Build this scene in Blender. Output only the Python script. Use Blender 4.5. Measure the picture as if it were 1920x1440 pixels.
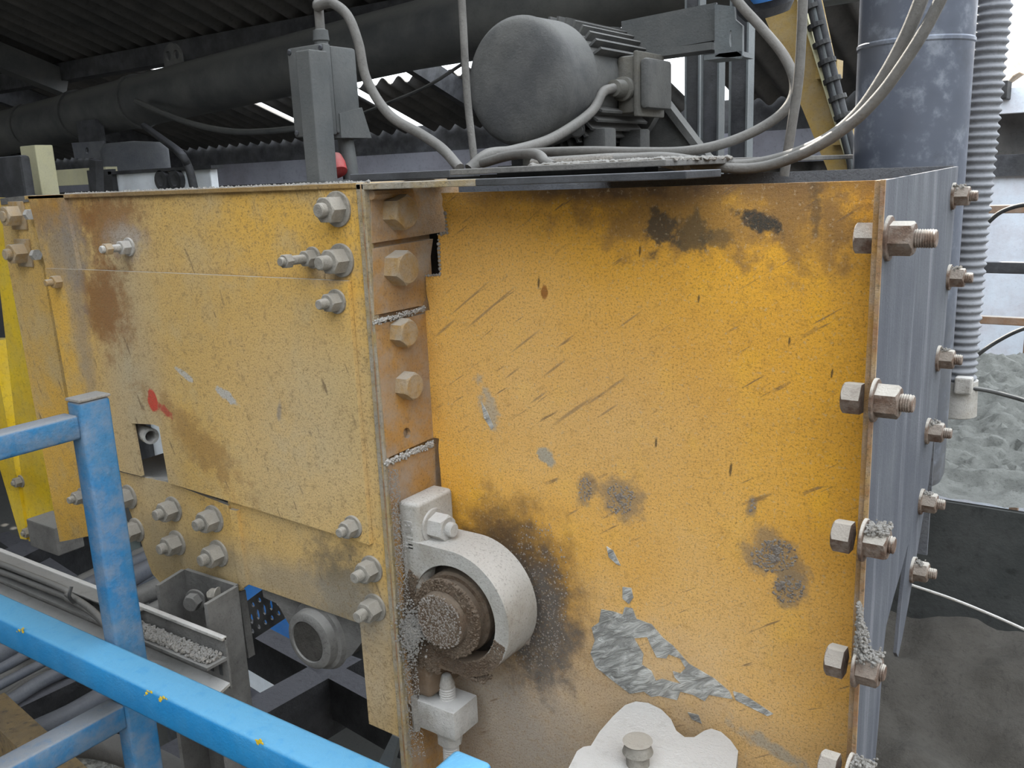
import bpy, bmesh, math, random
from mathutils import Vector, Matrix, Quaternion
from mathutils.geometry import tessellate_polygon
random.seed(7)
for o in list(bpy.data.objects): bpy.data.objects.remove(o)
S = bpy.context.scene
COL = S.collection
# ------------------------------------------------------------------ camera
CZ = 2.4
F = 1690.0
yaw, pitch, roll = math.radians(35.0), math.radians(13.13), math.radians(2.39)
h_ = Vector((-math.sin(yaw), math.cos(yaw), 0)); r0 = Vector((math.cos(yaw), math.sin(yaw), 0)); up_ = Vector((0, 0, 1))
fw = h_*math.cos(pitch) - up_*math.sin(pitch); u0 = h_*math.sin(pitch) + up_*math.cos(pitch)
rt = r0*math.cos(roll) - u0*math.sin(roll); cu = u0*math.cos(roll) + r0*math.sin(roll)
cam = bpy.data.cameras.new('camera'); camo = bpy.data.objects.new('camera', cam); COL.objects.link(camo)
cam.sensor_fit = 'HORIZONTAL'; cam.sensor_width = 36.0; cam.lens = F/1920*36; cam.clip_start = 0.02; cam.clip_end = 300
M = Matrix((rt, cu, -fw)).transposed().to_4x4(); M.translation = Vector((0, 0, CZ)); camo.matrix_world = M
S.camera = camo
# ------------------------------------------------------------------ light
W = bpy.data.worlds.new('sky'); S.world = W; W.use_nodes = True
bg = W.node_tree.nodes['Background']; bg.inputs[0].default_value = (0.86, 0.93, 1.0, 1); bg.inputs[1].default_value = 1.15
sun = bpy.data.lights.new('sun', 'SUN'); sun.energy = 5.0; sun.color = (1.0, 0.93, 0.82); sun.angle = math.radians(0.6)
suno = bpy.data.objects.new('sun', sun); COL.objects.link(suno)
suno.rotation_euler = Vector((-0.55, 0.62, 0.85)).to_track_quat('Z', 'Y').to_euler()
S.view_settings.view_transform = 'Standard'; S.view_settings.look = 'None'; S.view_settings.gamma = 1
S.view_settings.use_curve_mapping = False
S.view_settings.exposure = 1.95

# ------------------------------------------------------------------ helpers
def ray(px, py): return fw + rt*((px-960)/F) + cu*((720-py)/F)
def A(px, py, x=None, y=None, h=None):
    d = ray(px, py)
    t = x/d.x if x is not None else (y/d.y if y is not None else h/d.z)
    p = d*t; p.z += CZ; return p
def V(*a): return Vector(a)
def origin(o):
    v = Vector((0, 0, 0))
    while o: v = v + o.location; o = o.parent
    return v
def link(name, me, mat, parent=None, loc=None):
    o = bpy.data.objects.new(name, me); COL.objects.link(o)
    if mat is not None and len(me.materials) == 0: me.materials.append(mat)
    if parent: o.parent = parent
    if loc is not None: o.location = loc
    return o
def obj(name, bm, mat, parent=None, smooth=False, ang=35, org=None):
    """bm in world coordinates; origin at the bottom centre for top-level meshes"""
    bmesh.ops.recalc_face_normals(bm, faces=bm.faces)
    if parent: base = origin(parent)
    elif org is not None: base = Vector(org)
    else:
        xs = [v.co for v in bm.verts]
        base = Vector(((min(c.x for c in xs)+max(c.x for c in xs))/2, (min(c.y for c in xs)+max(c.y for c in xs))/2, min(c.z for c in xs)))
    bmesh.ops.translate(bm, verts=bm.verts, vec=-base)
    if smooth:
        lim = math.radians(ang)
        for f in bm.faces: f.smooth = True
        for e in bm.edges:
            if len(e.link_faces) != 2 or e.calc_face_angle(0) > lim: e.smooth = False
    me = bpy.data.meshes.new(name); bm.to_mesh(me); bm.free()
    o = link(name, me, mat, parent)
    if not parent: o.location = base
    return o
def tag(o, label=None, cat=None, group=None, kind=None):
    if label: o['label'] = label
    if cat: o['category'] = cat
    if group: o['group'] = group
    if kind: o['kind'] = kind
    return o
def thing(name, label, cat, loc, group=None):
    o = bpy.data.objects.new(name, None); COL.objects.link(o); o.location = loc; o.empty_display_size = 0.05
    return tag(o, label, cat, group)
def box(bm, lo, hi, bev=0):
    x0, y0, z0 = lo; x1, y1, z1 = hi
    vs = [bm.verts.new(c) for c in ((x0,y0,z0),(x1,y0,z0),(x1,y1,z0),(x0,y1,z0),(x0,y0,z1),(x1,y0,z1),(x1,y1,z1),(x0,y1,z1))]
    fs = [bm.faces.new([vs[i] for i in q]) for q in ((0,3,2,1),(4,5,6,7),(0,1,5,4),(1,2,6,5),(2,3,7,6),(3,0,4,7))]
    if bev:
        es = list({e for f in fs for e in f.edges})
        bmesh.ops.bevel(bm, geom=es, offset=bev, segments=2, profile=0.5, affect='EDGES')
    return bm
def BX(lo, hi, bev=0): return box(bmesh.new(), lo, hi, bev)
def prism(loops, vec, bm=None, bev=0):
    """loops: list of coplanar point loops (outer, holes...); extruded by vec"""
    bm = bm or bmesh.new(); vec = Vector(vec)
    loops = [[Vector(p) for p in l] for l in loops]
    tris = tessellate_polygon(loops); flat = [p for l in loops for p in l]
    a = [bm.verts.new(p) for p in flat]; b = [bm.verts.new(p+vec) for p in flat]
    for t in tris:
        try:
            bm.faces.new([a[i] for i in t]); bm.faces.new([b[i] for i in reversed(t)])
        except ValueError: pass
    k = 0
    for l in loops:
        n = len(l)
        for i in range(n):
            j = (i+1) % n
            try: bm.faces.new((a[k+i], a[k+j], b[k+j], b[k+i]))
            except ValueError: pass
        k += n
    if bev:
        es = [e for e in bm.edges if len(e.link_faces) == 2 and e.calc_face_angle(0) > 0.6]
        bmesh.ops.bevel(bm, geom=es, offset=bev, segments=2, profile=0.5, affect='EDGES')
    return bm
def frame(d):
    d = Vector(d).normalized(); a = Vector((0,0,1)) if abs(d.z) < 0.9 else Vector((1,0,0))
    u = d.cross(a).normalized(); return u, d.cross(u).normalized(), d
def lathe(bm, o, axis, prof, n=32, cap=True):
    """prof: list of (distance along axis, radius)"""
    u, v, d = frame(axis); o = Vector(o); rings = []
    for t, r in prof:
        if r < 1e-6: rings.append([bm.verts.new(o+d*t)])
        else: rings.append([bm.verts.new(o+d*t+u*(r*math.cos(2*math.pi*i/n))+v*(r*math.sin(2*math.pi*i/n))) for i in range(n)])
    for a, b in zip(rings, rings[1:]):
        for i in range(n):
            j = (i+1) % n
            if len(a) == 1 and len(b) == 1: continue
            if len(a) == 1: bm.faces.new((a[0], b[i], b[j]))
            elif len(b) == 1: bm.faces.new((a[i], a[j], b[0]))
            else: bm.faces.new((a[i], a[j], b[j], b[i]))
    if cap:
        if len(rings[0]) > 1: bm.faces.new(rings[0][::-1])
        if len(rings[-1]) > 1: bm.faces.new(rings[-1])
    return bm
def LT(o, axis, prof, n=32): return lathe(bmesh.new(), o, axis, prof, n)
def spline(pts, n=8):
    pts = [Vector(p) for p in pts]; P = [pts[0]*2-pts[1]] + pts + [pts[-1]*2-pts[-2]]; out = []
    for i in range(1, len(P)-2):
        a, b, c, d = P[i-1:i+3]
        for k in range(n):
            t = k/n
            out.append(0.5*((2*b)+(c-a)*t+(2*a-5*b+4*c-d)*t*t+(3*b-a-3*c+d)*t**3))
    out.append(pts[-1]); return out
def tube(pts, r, n=10, bm=None, smooth=8):
    bm = bm or bmesh.new(); ps = spline(pts, smooth) if smooth else [Vector(p) for p in pts]
    t0 = (ps[1]-ps[0]).normalized(); u, v, _ = frame(t0); rings = []
    for i, p in enumerate(ps):
        t = (ps[min(i+1, len(ps)-1)]-ps[max(i-1, 0)]).normalized()
        u = (u - t*u.dot(t)).normalized(); v = t.cross(u)
        rr = r(i/(len(ps)-1), i) if callable(r) else r
        rings.append([bm.verts.new(p+u*(rr*math.cos(2*math.pi*k/n))+v*(rr*math.sin(2*math.pi*k/n))) for k in range(n)])
    for a, b in zip(rings, rings[1:]):
        for k in range(n): bm.faces.new((a[k], a[(k+1) % n], b[(k+1) % n], b[k]))
    bm.faces.new(rings[0][::-1]); bm.faces.new(rings[-1]); return bm
def bar(p, q, w, t, upv=(0,0,1), bm=None, bev=0):
    """rectangular bar from p to q, w across, t along upv"""
    bm = bm or bmesh.new(); p = Vector(p); q = Vector(q); d = (q-p).normalized()
    s = d.cross(Vector(upv)).normalized(); u = s.cross(d)
    a = [bm.verts.new(p+s*(w/2*i)+u*(t/2*j)) for i, j in ((-1,-1),(1,-1),(1,1),(-1,1))]
    b = [bm.verts.new(q+s*(w/2*i)+u*(t/2*j)) for i, j in ((-1,-1),(1,-1),(1,1),(-1,1))]
    fs = [bm.faces.new(a[::-1]), bm.faces.new(b)] + [bm.faces.new((a[i], a[(i+1)%4], b[(i+1)%4], b[i])) for i in range(4)]
    if bev: bmesh.ops.bevel(bm, geom=list({e for f in fs for e in f.edges}), offset=bev, segments=2, profile=0.5, affect='EDGES')
    return bm
def YZ(pts, x): return [A(p[0], p[1], x=x) for p in pts]
def XZ(pts, y): return [A(p[0], p[1], y=y) for p in pts]
_ico = {}
def lump(bm, c, r, amp=0.35, sub=2, flat=(1,1,1)):
    if sub not in _ico:
        t = bmesh.new(); bmesh.ops.create_icosphere(t, subdivisions=sub, radius=1.0); t.verts.index_update()
        _ico[sub] = ([v.co.copy() for v in t.verts], [[v.index for v in f.verts] for f in t.faces]); t.free()
    vs, fs_ = _ico[sub]; nv = []
    for p in vs:
        k = r*(1+random.uniform(-amp, amp)); nv.append(bm.verts.new((p.x*flat[0]*k+c[0], p.y*flat[1]*k+c[1], p.z*flat[2]*k+c[2])))
    for f in fs_: bm.faces.new([nv[i] for i in f])
    return bm

# ------------------------------------------------------------------ materials
class G:
    def __init__(s, name):
        s.m = bpy.data.materials.new(name); s.m.use_nodes = True; s.t = s.m.node_tree; s.n = s.t.nodes
        s.b = s.n['Principled BSDF']; s.geo = s.n.new('ShaderNodeNewGeometry'); s.pos = s.geo.outputs['Position']
    def put(s, sock, v):
        if isinstance(v, bpy.types.NodeSocket): s.t.links.new(v, sock)
        elif isinstance(v, (tuple, list)) and len(v) == 3 and sock.type == 'RGBA': sock.default_value = (*v, 1)
        else: sock.default_value = v
    def noise(s, scale, detail=4, rough=0.55, vec=None, dist=0.0, stretch=None):
        n = s.n.new('ShaderNodeTexNoise'); n.inputs['Scale'].default_value = scale; n.inputs['Detail'].default_value = detail
        n.inputs['Roughness'].default_value = rough; n.inputs['Distortion'].default_value = dist
        v = vec or s.pos
        if stretch: v = s.vmul(v, stretch)
        s.t.links.new(v, n.inputs['Vector']); return n.outputs['Fac']
    def voro(s, scale, feature='F1', vec=None, rnd=1.0):
        n = s.n.new('ShaderNodeTexVoronoi'); n.feature = feature; n.inputs['Scale'].default_value = scale
        n.inputs['Randomness'].default_value = rnd
        s.t.links.new(vec or s.pos, n.inputs['Vector']); return n.outputs['Distance']
    def vmul(s, a, b):
        n = s.n.new('ShaderNodeVectorMath'); n.operation = 'MULTIPLY'; s.t.links.new(a, n.inputs[0]); n.inputs[1].default_value = b; return n.outputs[0]
    def mth(s, op, a, b=0.0):
        n = s.n.new('ShaderNodeMath'); n.operation = op; s.put(n.inputs[0], a); s.put(n.inputs[1], b); return n.outputs[0]
    def rng(s, v, a, b, c=0.0, d=1.0):
        n = s.n.new('ShaderNodeMapRange'); n.interpolation_type = 'SMOOTHSTEP'; s.put(n.inputs[0], v)
        for i, x in enumerate((a, b, c, d)): n.inputs[i+1].default_value = x
        return n.outputs[0]
    def mix(s, a, b, f):
        n = s.n.new('ShaderNodeMix'); n.data_type = 'RGBA'; s.put(n.inputs[0], f); s.put(n.inputs[6], a); s.put(n.inputs[7], b); return n.outputs[2]
    def nz(s):
        n = s.n.new('ShaderNodeSeparateXYZ'); s.t.links.new(s.geo.outputs['Normal'], n.inputs[0]); return n.outputs[2]
    def axis(s, i):
        n = s.n.new('ShaderNodeSeparateXYZ'); s.t.links.new(s.pos, n.inputs[0]); return n.outputs[i]
    def blob(s, c, r, rot=0.0, amp=0.6, soft=0.25, nz=None):
        """soft-edged stain or painted shade patch with centre c and half sizes r (world, in the X-Z plane)"""
        n = s.n.new('ShaderNodeMapping'); n.vector_type = 'TEXTURE'; s.t.links.new(s.pos, n.inputs['Vector'])
        n.inputs['Location'].default_value = c; n.inputs['Rotation'].default_value = (0, rot, 0); n.inputs['Scale'].default_value = (r[0], 10.0, r[1])
        l = s.n.new('ShaderNodeVectorMath'); l.operation = 'LENGTH'; s.t.links.new(n.outputs[0], l.inputs[0])
        v = l.outputs['Value']
        if nz is not None: v = s.mth('ADD', v, s.mth('MULTIPLY', s.mth('SUBTRACT', nz, 0.5), amp*4.5))
        return s.rng(v, 1-soft, 1+soft, 1, 0)
    def bump(s, h, strength=0.3, dist=0.002):
        n = s.n.new('ShaderNodeBump'); n.inputs['Strength'].default_value = strength; n.inputs['Distance'].default_value = dist
        s.t.links.new(h, n.inputs['Height']); s.t.links.new(n.outputs[0], s.b.inputs['Normal'])
    def done(s, col, rough=0.7, metal=0.0, spec=0.3):
        s.put(s.b.inputs['Base Color'], col); s.put(s.b.inputs['Roughness'], rough); s.put(s.b.inputs['Metallic'], metal)
        s.b.inputs['Specular IOR Level'].default_value = spec; return s.m
DUST = (0.40, 0.385, 0.36)
def paint(name, base, dark, dust=DUST, top=0.8, haze=0.25, scale=6.0, speck=0.5, rough=0.65, bump=0.25, metal=0.0, fine=260, k=1.0):
    g = G(name); base, dark, dust = [tuple(x*k for x in q) for q in (base, dark, dust)]
    c = g.mix(base, dark, g.rng(g.noise(scale, 5, 0.6), 0.35, 0.72))
    c = g.mix(c, tuple(x*0.3 for x in dark), g.mth('MULTIPLY', g.rng(g.noise(fine, 3, 0.7), 0.52, 0.70), speck))
    c = g.mix(c, tuple(x*0.45 for x in dark), g.mth('MULTIPLY', g.rng(g.noise(scale*5, 5, 0.7), 0.52, 0.68), 0.55*speck))
    hz = g.mth('MULTIPLY', g.rng(g.noise(scale*2.3, 6, 0.65), 0.35, 0.7), haze)
    tp = g.mth('MULTIPLY', g.rng(g.nz(), 0.25, 0.8), top)
    tp = g.mth('MULTIPLY', tp, g.rng(g.noise(55, 4, 0.7), 0.2, 0.5, 0.55, 1))
    c = g.mix(c, dust, g.mth('MAXIMUM', hz, tp))
    g.bump(g.noise(fine*0.8, 6, 0.75), min(1.0, bump*1.5), 0.004)
    return g.done(c, rough, metal)
# yellow paints ---------------------------------------------------
YP, YL = 0.85, 0.765
XT = A(805, 700, y=YP).x
def pr(px, py, rx, ry, y=YP):
    c = A(px, py, y=y); return c, ((A(px+rx, py, y=y)-c).length, (A(px, py+ry, y=y)-c).length)
def plate_mat():
    g = G('yellow_plate_paint')
    n1 = g.noise(5, 6, 0.62); n2 = g.noise(18, 6, 0.65); nf = g.noise(420, 3, 0.7); nb = g.noise(45, 5, 0.65)
    c = g.mix((0.84, 0.415, 0.030), (0.74, 0.37, 0.05), g.rng(n1, 0.35, 0.7))
    c = g.mix(c, (0.92, 0.49, 0.02), g.mth('MULTIPLY', g.rng(n2, 0.5, 0.75), 0.5))
    def st(px, py, rx, ry, col, amt, rot=0, amp=0.7, soft=0.45, nz=nb):
        nonlocal c
        q, r = pr(px, py, rx, ry); c = g.mix(c, col, g.mth('MULTIPLY', g.blob(q, r, rot, amp, soft, nz), amt))
    dusty = (0.68, 0.49, 0.28); grease_shadow = (0.09, 0.055, 0.03); grey = (0.32, 0.30, 0.28)
    st(1250, 1420, 620, 230, dusty, 0.62, 0, 0.5, 0.7, n1)
    st(900, 1400, 230, 190, grey, 0.8, 0, 0.4, 0.6, n1)
    st(1130, 1330, 200, 130, grey, 0.45, 0, 0.4, 0.7, n2)
    st(1150, 800, 230, 190, dusty, 0.40, 0, 0.5, 0.8, n1)
    st(900, 640, 150, 240, dusty, 0.30, 0, 0.5, 0.8, n1)
    st(1330, 1120, 260, 130, dusty, 0.32, 0, 0.5, 0.8, n1)
    # soot along the top edge and brown weathering
    st(1230, 350, 470, 30, (0.08, 0.045, 0.03), 0.92, 0.0, 0.35, 0.6, n2)
    st(1340, 410, 270, 62, (0.30, 0.16, 0.05), 0.75, 0, 0.7, 0.5, nb)
    st(1520, 430, 100, 80, (0.24, 0.13, 0.05), 0.55, 0, 0.8, 0.5, nb)
    st(1238, 432, 26, 34, (0.06, 0.05, 0.035), 0.85, 0.4, 0.9, 0.3)
    st(1300, 440, 26, 36, (0.10, 0.075, 0.04), 0.75, -0.4, 0.9, 0.35)
    st(1345, 452, 30, 16, (0.09, 0.07, 0.04), 0.6, 0, 0.9, 0.35)
    st(1418, 414, 44, 17, (0.035, 0.035, 0.03), 0.95, 0.45, 0.7, 0.25)
    st(1530, 400, 12, 50, (0.10, 0.07, 0.04), 0.6, 0, 0.9, 0.4)
    # grease thrown out around the bearing, with the bearing's shadow painted into it
    st(960, 1110, 118, 150, grease_shadow, 0.95, 0, 0.25, 0.42, nb)
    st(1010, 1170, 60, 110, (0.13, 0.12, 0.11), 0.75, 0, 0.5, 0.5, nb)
    # splats
    for a in ((1098, 920, 17, 28), (1163, 935, 38, 42), (1410, 950, 10, 18), (1452, 1045, 56, 42), (1478, 1105, 36, 34)):
        st(*a, (0.30, 0.21, 0.12), 0.75, 0.3, 0.55, 0.3)
    st(1021, 548, 7, 13, (0.30, 0.10, 0.01), 0.9, 0, 0.3, 0.2)
    st(915, 770, 14, 40, (0.38, 0.36, 0.30), 0.7, -0.2, 0.9, 0.4); st(1025, 857, 16, 11, (0.33, 0.34, 0.30), 0.8, 0.5, 0.8, 0.3)
    st(1440, 1400, 60, 14, (0.36, 0.35, 0.30), 0.7, 0.35, 0.8, 0.4)
    # scratches rising to the right
    for a in ((905,590,34,2.2),(940,560,26,1.8),(1075,770,40,3.0),(1120,745,22,2.2),(1140,770,20,1.8),(985,640,30,1.8),(1040,690,24,2.0),(880,560,40,1.6),(1180,600,22,1.6),(1010,745,16,2.0),(835,615,22,2.4),(1060,640,18,1.6),(960,700,14,1.6),(1155,720,18,2.4),(1075,960,12,1.4),(870,1010,14,1.4)):
        st(a[0], a[1], a[2], a[3], (0.22, 0.14, 0.08), 0.6, -0.62, 0.5, 0.5, nf)
    for a in ((1200,470,2,9),(1370,880,2.5,12),(1010,530,2,10),(1480,640,2,8),(1310,560,2,7),(1560,700,2,8),(1230,830,2,9)):
        st(*a, (0.06, 0.04, 0.02), 0.85, 0.1, 0.5, 0.4, nf)
    m = g.n.new('ShaderNodeMapping'); g.t.links.new(g.pos, m.inputs['Vector'])
    m.inputs['Rotation'].default_value = (0, math.radians(33), 0)
    sc = g.noise(60, 2, 0.5, vec=g.vmul(m.outputs[0], (0.22, 1, 2.6)))
    c = g.mix(c, (0.16, 0.10, 0.06), g.mth('MULTIPLY', g.mth('MULTIPLY', g.rng(sc, 0.64, 0.70), g.rng(n2, 0.42, 0.6)), 0.75))
    # fine grime
    c = g.mix(c, (0.17, 0.085, 0.02), g.mth('MULTIPLY', g.rng(nf, 0.50, 0.68), 0.6))
    c = g.mix(c, (0.30, 0.15, 0.03), g.mth('MULTIPLY', g.rng(g.noise(110, 5, 0.75), 0.52, 0.70), 0.35))
    c = g.mix(c, (0.05, 0.035, 0.02), g.mth('MULTIPLY', g.rng(g.voro(150), 0.10, 0.03), g.rng(n2, 0.45, 0.6, 0.1, 0.8)))
    c = g.mix(c, (0.55, 0.42, 0.26), g.mth('MULTIPLY', g.rng(g.noise(200, 3, 0.7), 0.56, 0.70), 0.5))
    g.bump(g.noise(300, 6, 0.8), 0.7, 0.003)
    return g.done(c, g.rng(n2, 0.3, 0.7, 0.5, 0.8), 0, 0.35)
def side_mat():
    g = G('yellow_side_paint')
    n1 = g.noise(4, 6, 0.6); n2 = g.noise(16, 6, 0.65); nf = g.noise(380, 3, 0.7); nb = g.noise(38, 6, 0.7)
    c = g.mix((0.68, 0.385, 0.065), (0.58, 0.37, 0.12), g.rng(n1, 0.35, 0.65))
    c = g.mix(c, (0.50, 0.39, 0.22), g.mth('MULTIPLY', g.rng(n2, 0.4, 0.75), 0.55))
    def st(px, py, rx, ry, col, amt, rot=0, amp=0.7, soft=0.45, nz=nb):
        nonlocal c
        q, r = pr(px, py, rx, ry, YL); c = g.mix(c, col, g.mth('MULTIPLY', g.blob(q, r, rot, amp, soft, nz), amt))
    dust = (0.56, 0.47, 0.33); rust = (0.23, 0.095, 0.025); grey = (0.27, 0.235, 0.20)
    st(255, 700, 55, 330, (0.40, 0.35, 0.26), 0.6, 0, 0.5, 0.7, n2)
    st(560, 830, 130, 200, dust, 0.45, 0, 0.5, 0.8, n2)
    st(205, 420, 60, 60, rust, 0.75, 0, 0.7, 0.5); st(205, 570, 42, 75, rust, 0.85, 0, 0.6, 0.5); st(110, 400, 70, 40, rust, 0.6, 0, 0.6, 0.5)
    st(120, 470, 40, 55, (0.24, 0.21, 0.18), 0.7, 0, 0.4, 0.6); st(155, 560, 16, 190, grey, 0.6, -0.0, 0.4, 0.6)  # tall grey band paints in the shading of the panel's fold
    st(375, 820, 90, 34, (0.28, 0.15, 0.05), 0.6, 0.5, 0.8, 0.5); st(420, 610, 130, 110, (0.52, 0.34, 0.13), 0.4, 0, 0.6, 0.8, n2)
    st(235, 450, 34, 30, (0.42, 0.38, 0.33), 0.7, 0, 0.5, 0.6); st(620, 505, 42, 26, grey, 0.6, 0, 0.5, 0.6)
    st(400, 356, 420, 10, (0.12, 0.075, 0.04), 0.7, 0, 0.7, 0.6, n2)
    st(640, 1110, 55, 75, (0.12, 0.105, 0.08), 0.8, 0, 0.6, 0.6); st(560, 1100, 170, 40, (0.30, 0.26, 0.20), 0.7, 0, 0.5, 0.7, n2)
    st(705, 1250, 45, 150, (0.36, 0.31, 0.24), 0.65, 0, 0.5, 0.7, n2); st(340, 1050, 150, 60, (0.26, 0.21, 0.13), 0.6, 0, 0.5, 0.7, n2)
    st(298, 748, 9, 20, (0.52, 0.05, 0.03), 0.95, 0, 0.25, 0.15); st(322, 770, 15, 8, (0.42, 0.05, 0.035), 0.85, 0.5, 0.9, 0.3)
    st(440, 742, 18, 8, (0.45, 0.44, 0.42), 0.85, 0.4, 0.7, 0.25); st(355, 698, 14, 5, (0.45, 0.44, 0.42), 0.8, 0.4, 0.7, 0.25); st(535, 765, 4, 18, grey, 0.7, 0.2, 0.5, 0.4)
    m = g.n.new('ShaderNodeMapping'); g.t.links.new(g.pos, m.inputs['Vector']); m.inputs['Rotation'].default_value = (0, math.radians(-68), 0)
    sc = g.noise(60, 2, 0.5, vec=g.vmul(m.outputs[0], (0.3, 1, 2.4)))
    c = g.mix(c, (0.15, 0.10, 0.06), g.mth('MULTIPLY', g.mth('MULTIPLY', g.rng(sc, 0.66, 0.72), g.rng(n2, 0.45, 0.6)), 0.7))
    c = g.mix(c, (0.13, 0.085, 0.04), g.mth('MULTIPLY', g.rng(nf, 0.50, 0.68), 0.6))
    c = g.mix(c, (0.24, 0.16, 0.07), g.mth('MULTIPLY', g.rng(g.noise(100, 5, 0.75), 0.53, 0.68), 0.55))
    c = g.mix(c, (0.05, 0.035, 0.02), g.mth('MULTIPLY', g.rng(g.voro(130), 0.09, 0.03), g.rng(n2, 0.45, 0.62, 0, 0.7)))
    tp = g.mth('MULTIPLY', g.rng(g.nz(), 0.3, 0.8), g.rng(g.noise(60, 4, 0.7), 0.3, 0.55, 0.3, 0.95))
    c = g.mix(c, DUST, tp)
    g.bump(g.noise(260, 6, 0.8), 0.65, 0.003)
    return g.done(c, 0.68, 0, 0.3)
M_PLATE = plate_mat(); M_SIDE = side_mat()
M_TAB = paint('yellow_flange_paint', (0.46, 0.235, 0.055), (0.33, 0.20, 0.10), dust=(0.38, 0.33, 0.28), haze=0.55, scale=14, speck=0.6, fine=330, bump=0.5)
M_EDGE = paint('dusty_yellow_edge', (0.38, 0.27, 0.11), (0.33, 0.29, 0.23), dust=(0.42, 0.38, 0.33), haze=0.6, scale=22, speck=0.7, fine=300, bump=0.6, k=1.0)
M_RUST = paint('rusted_edge', (0.27, 0.13, 0.055), (0.42, 0.27, 0.11), dust=(0.45, 0.40, 0.34), haze=0.3, scale=30, speck=0.8, fine=300, bump=0.5)
M_BOLT = paint('dusty_zinc_bolt', (0.30, 0.27, 0.225), (0.40, 0.36, 0.30), dust=(0.56, 0.51, 0.44), top=0.9, haze=0.5, scale=40, speck=0.5, fine=500, bump=0.4, k=0.72)
M_YBOLT = paint('overpainted_bolt', (0.38, 0.23, 0.08), (0.34, 0.26, 0.17), dust=(0.44, 0.40, 0.34), top=0.8, haze=0.35, scale=40, speck=0.5, fine=500, bump=0.4)
M_RBOLT = paint('rusty_dusty_bolt', (0.12, 0.065, 0.04), (0.20, 0.13, 0.09), dust=(0.60, 0.55, 0.48), top=1.0, haze=0.3, scale=40, speck=0.5, fine=400, bump=0.6)
M_CLUMP = paint('pale_dust_clump', (0.50, 0.455, 0.40), (0.38, 0.34, 0.295), haze=0.2, scale=60, speck=0.5, fine=400, bump=0.8, rough=0.95, k=0.8)
M_CAST = paint('dusty_cast_iron', (0.44, 0.42, 0.385), (0.34, 0.30, 0.25), dust=(0.60, 0.575, 0.545), top=1.0, haze=0.45, scale=12, speck=0.4, fine=330, bump=0.5, rough=0.85, k=1.0)
M_GREASE = paint('caked_grease', (0.12, 0.075, 0.045), (0.19, 0.135, 0.09), dust=(0.34, 0.28, 0.22), top=0.4, haze=0.2, scale=30, speck=0.9, fine=420, bump=1.0, rough=0.95)
M_CRUMB = paint('grease_crumb', (0.24, 0.18, 0.135), (0.36, 0.31, 0.26), haze=0.3, scale=80, speck=0.6, fine=500, bump=0.6, rough=0.95)
M_SEAL = paint('black_seal', (0.02, 0.017, 0.014), (0.05, 0.035, 0.02), haze=0.05, top=0.15, speck=0.2)
M_GREYST = paint('bluegrey_dusty_steel', (0.205, 0.215, 0.245), (0.27, 0.275, 0.295), dust=(0.36, 0.36, 0.36), haze=0.35, scale=7, speck=0.5, fine=300, bump=0.45, rough=0.8, k=0.5)
M_LEG = paint('dusty_grey_leg', (0.24, 0.225, 0.205), (0.16, 0.15, 0.14), dust=(0.44, 0.42, 0.39), haze=0.35, scale=9, speck=0.4, fine=260, bump=0.4, rough=0.85, k=0.58)
M_DARK = paint('sooty_steel', (0.035, 0.036, 0.04), (0.07, 0.07, 0.07), dust=(0.22, 0.22, 0.24), haze=0.25, top=0.9, scale=6, speck=0.3, fine=180, k=0.7)
M_BEAMD = paint('dusty_dark_beam', (0.018, 0.018, 0.02), (0.05, 0.048, 0.05), dust=(0.27, 0.265, 0.29), top=1.0, haze=0.12, scale=12, speck=0.6, fine=90, bump=0.8, k=0.42)
M_PIPE = paint('sooty_pipe', (0.055, 0.057, 0.058), (0.095, 0.095, 0.09), dust=(0.17, 0.165, 0.15), haze=0.35, top=0.8, scale=3, speck=0.2, fine=120, k=0.8)
M_MOTOR = paint('dusty_motor', (0.155, 0.155, 0.155), (0.23, 0.225, 0.21), dust=(0.34, 0.33, 0.31), haze=0.4, top=0.7, scale=9, speck=0.3, fine=240, bump=0.35, rough=0.85, k=0.44)
M_MOTORY = paint('dusty_motor_beige', (0.27, 0.245, 0.20), (0.20, 0.19, 0.165), dust=(0.36, 0.35, 0.33), haze=0.4, top=0.7, scale=10, speck=0.3, fine=240, bump=0.35, rough=0.85, k=0.42)
M_BOXG = paint('grey_enclosure', (0.20, 0.21, 0.21), (0.26, 0.26, 0.25), dust=(0.36, 0.35, 0.33), haze=0.3, top=0.9, scale=8, speck=0.2, fine=200, k=0.36)
M_ZINC = paint('galvanised_steel', (0.27, 0.30, 0.31), (0.20, 0.215, 0.22), haze=0.25, top=0.9, scale=7, speck=0.2, fine=220, rough=0.55, metal=0.2, k=0.5)
M_CABLE = paint('dusty_cable', (0.25, 0.235, 0.215), (0.32, 0.29, 0.26), dust=(0.42, 0.40, 0.37), haze=0.4, top=0.8, scale=30, speck=0.3, fine=300, k=0.4)
M_CABLEB = paint('bluegrey_conduit', (0.17, 0.185, 0.225), (0.24, 0.25, 0.275), dust=(0.33, 0.33, 0.35), haze=0.3, top=0.7, scale=14, speck=0.3, fine=250, k=0.45)
M_BLACK = paint('black_rubber', (0.012, 0.012, 0.013), (0.03, 0.03, 0.03), haze=0.1, top=0.4, speck=0.1)
M_BLUE = paint('blue_rail_paint', (0.006, 0.170, 0.40), (0.010, 0.21, 0.46), dust=(0.13, 0.33, 0.48), haze=0.2, top=0.75, scale=6, speck=0.15, fine=220, bump=0.25, rough=0.5)
M_BLUED = paint('dusty_blue_paint', (0.012, 0.135, 0.30), (0.05, 0.15, 0.26), dust=(0.20, 0.21, 0.225), haze=0.55, top=1.0, scale=13, speck=0.25, fine=220, bump=0.35, rough=0.7)
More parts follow.
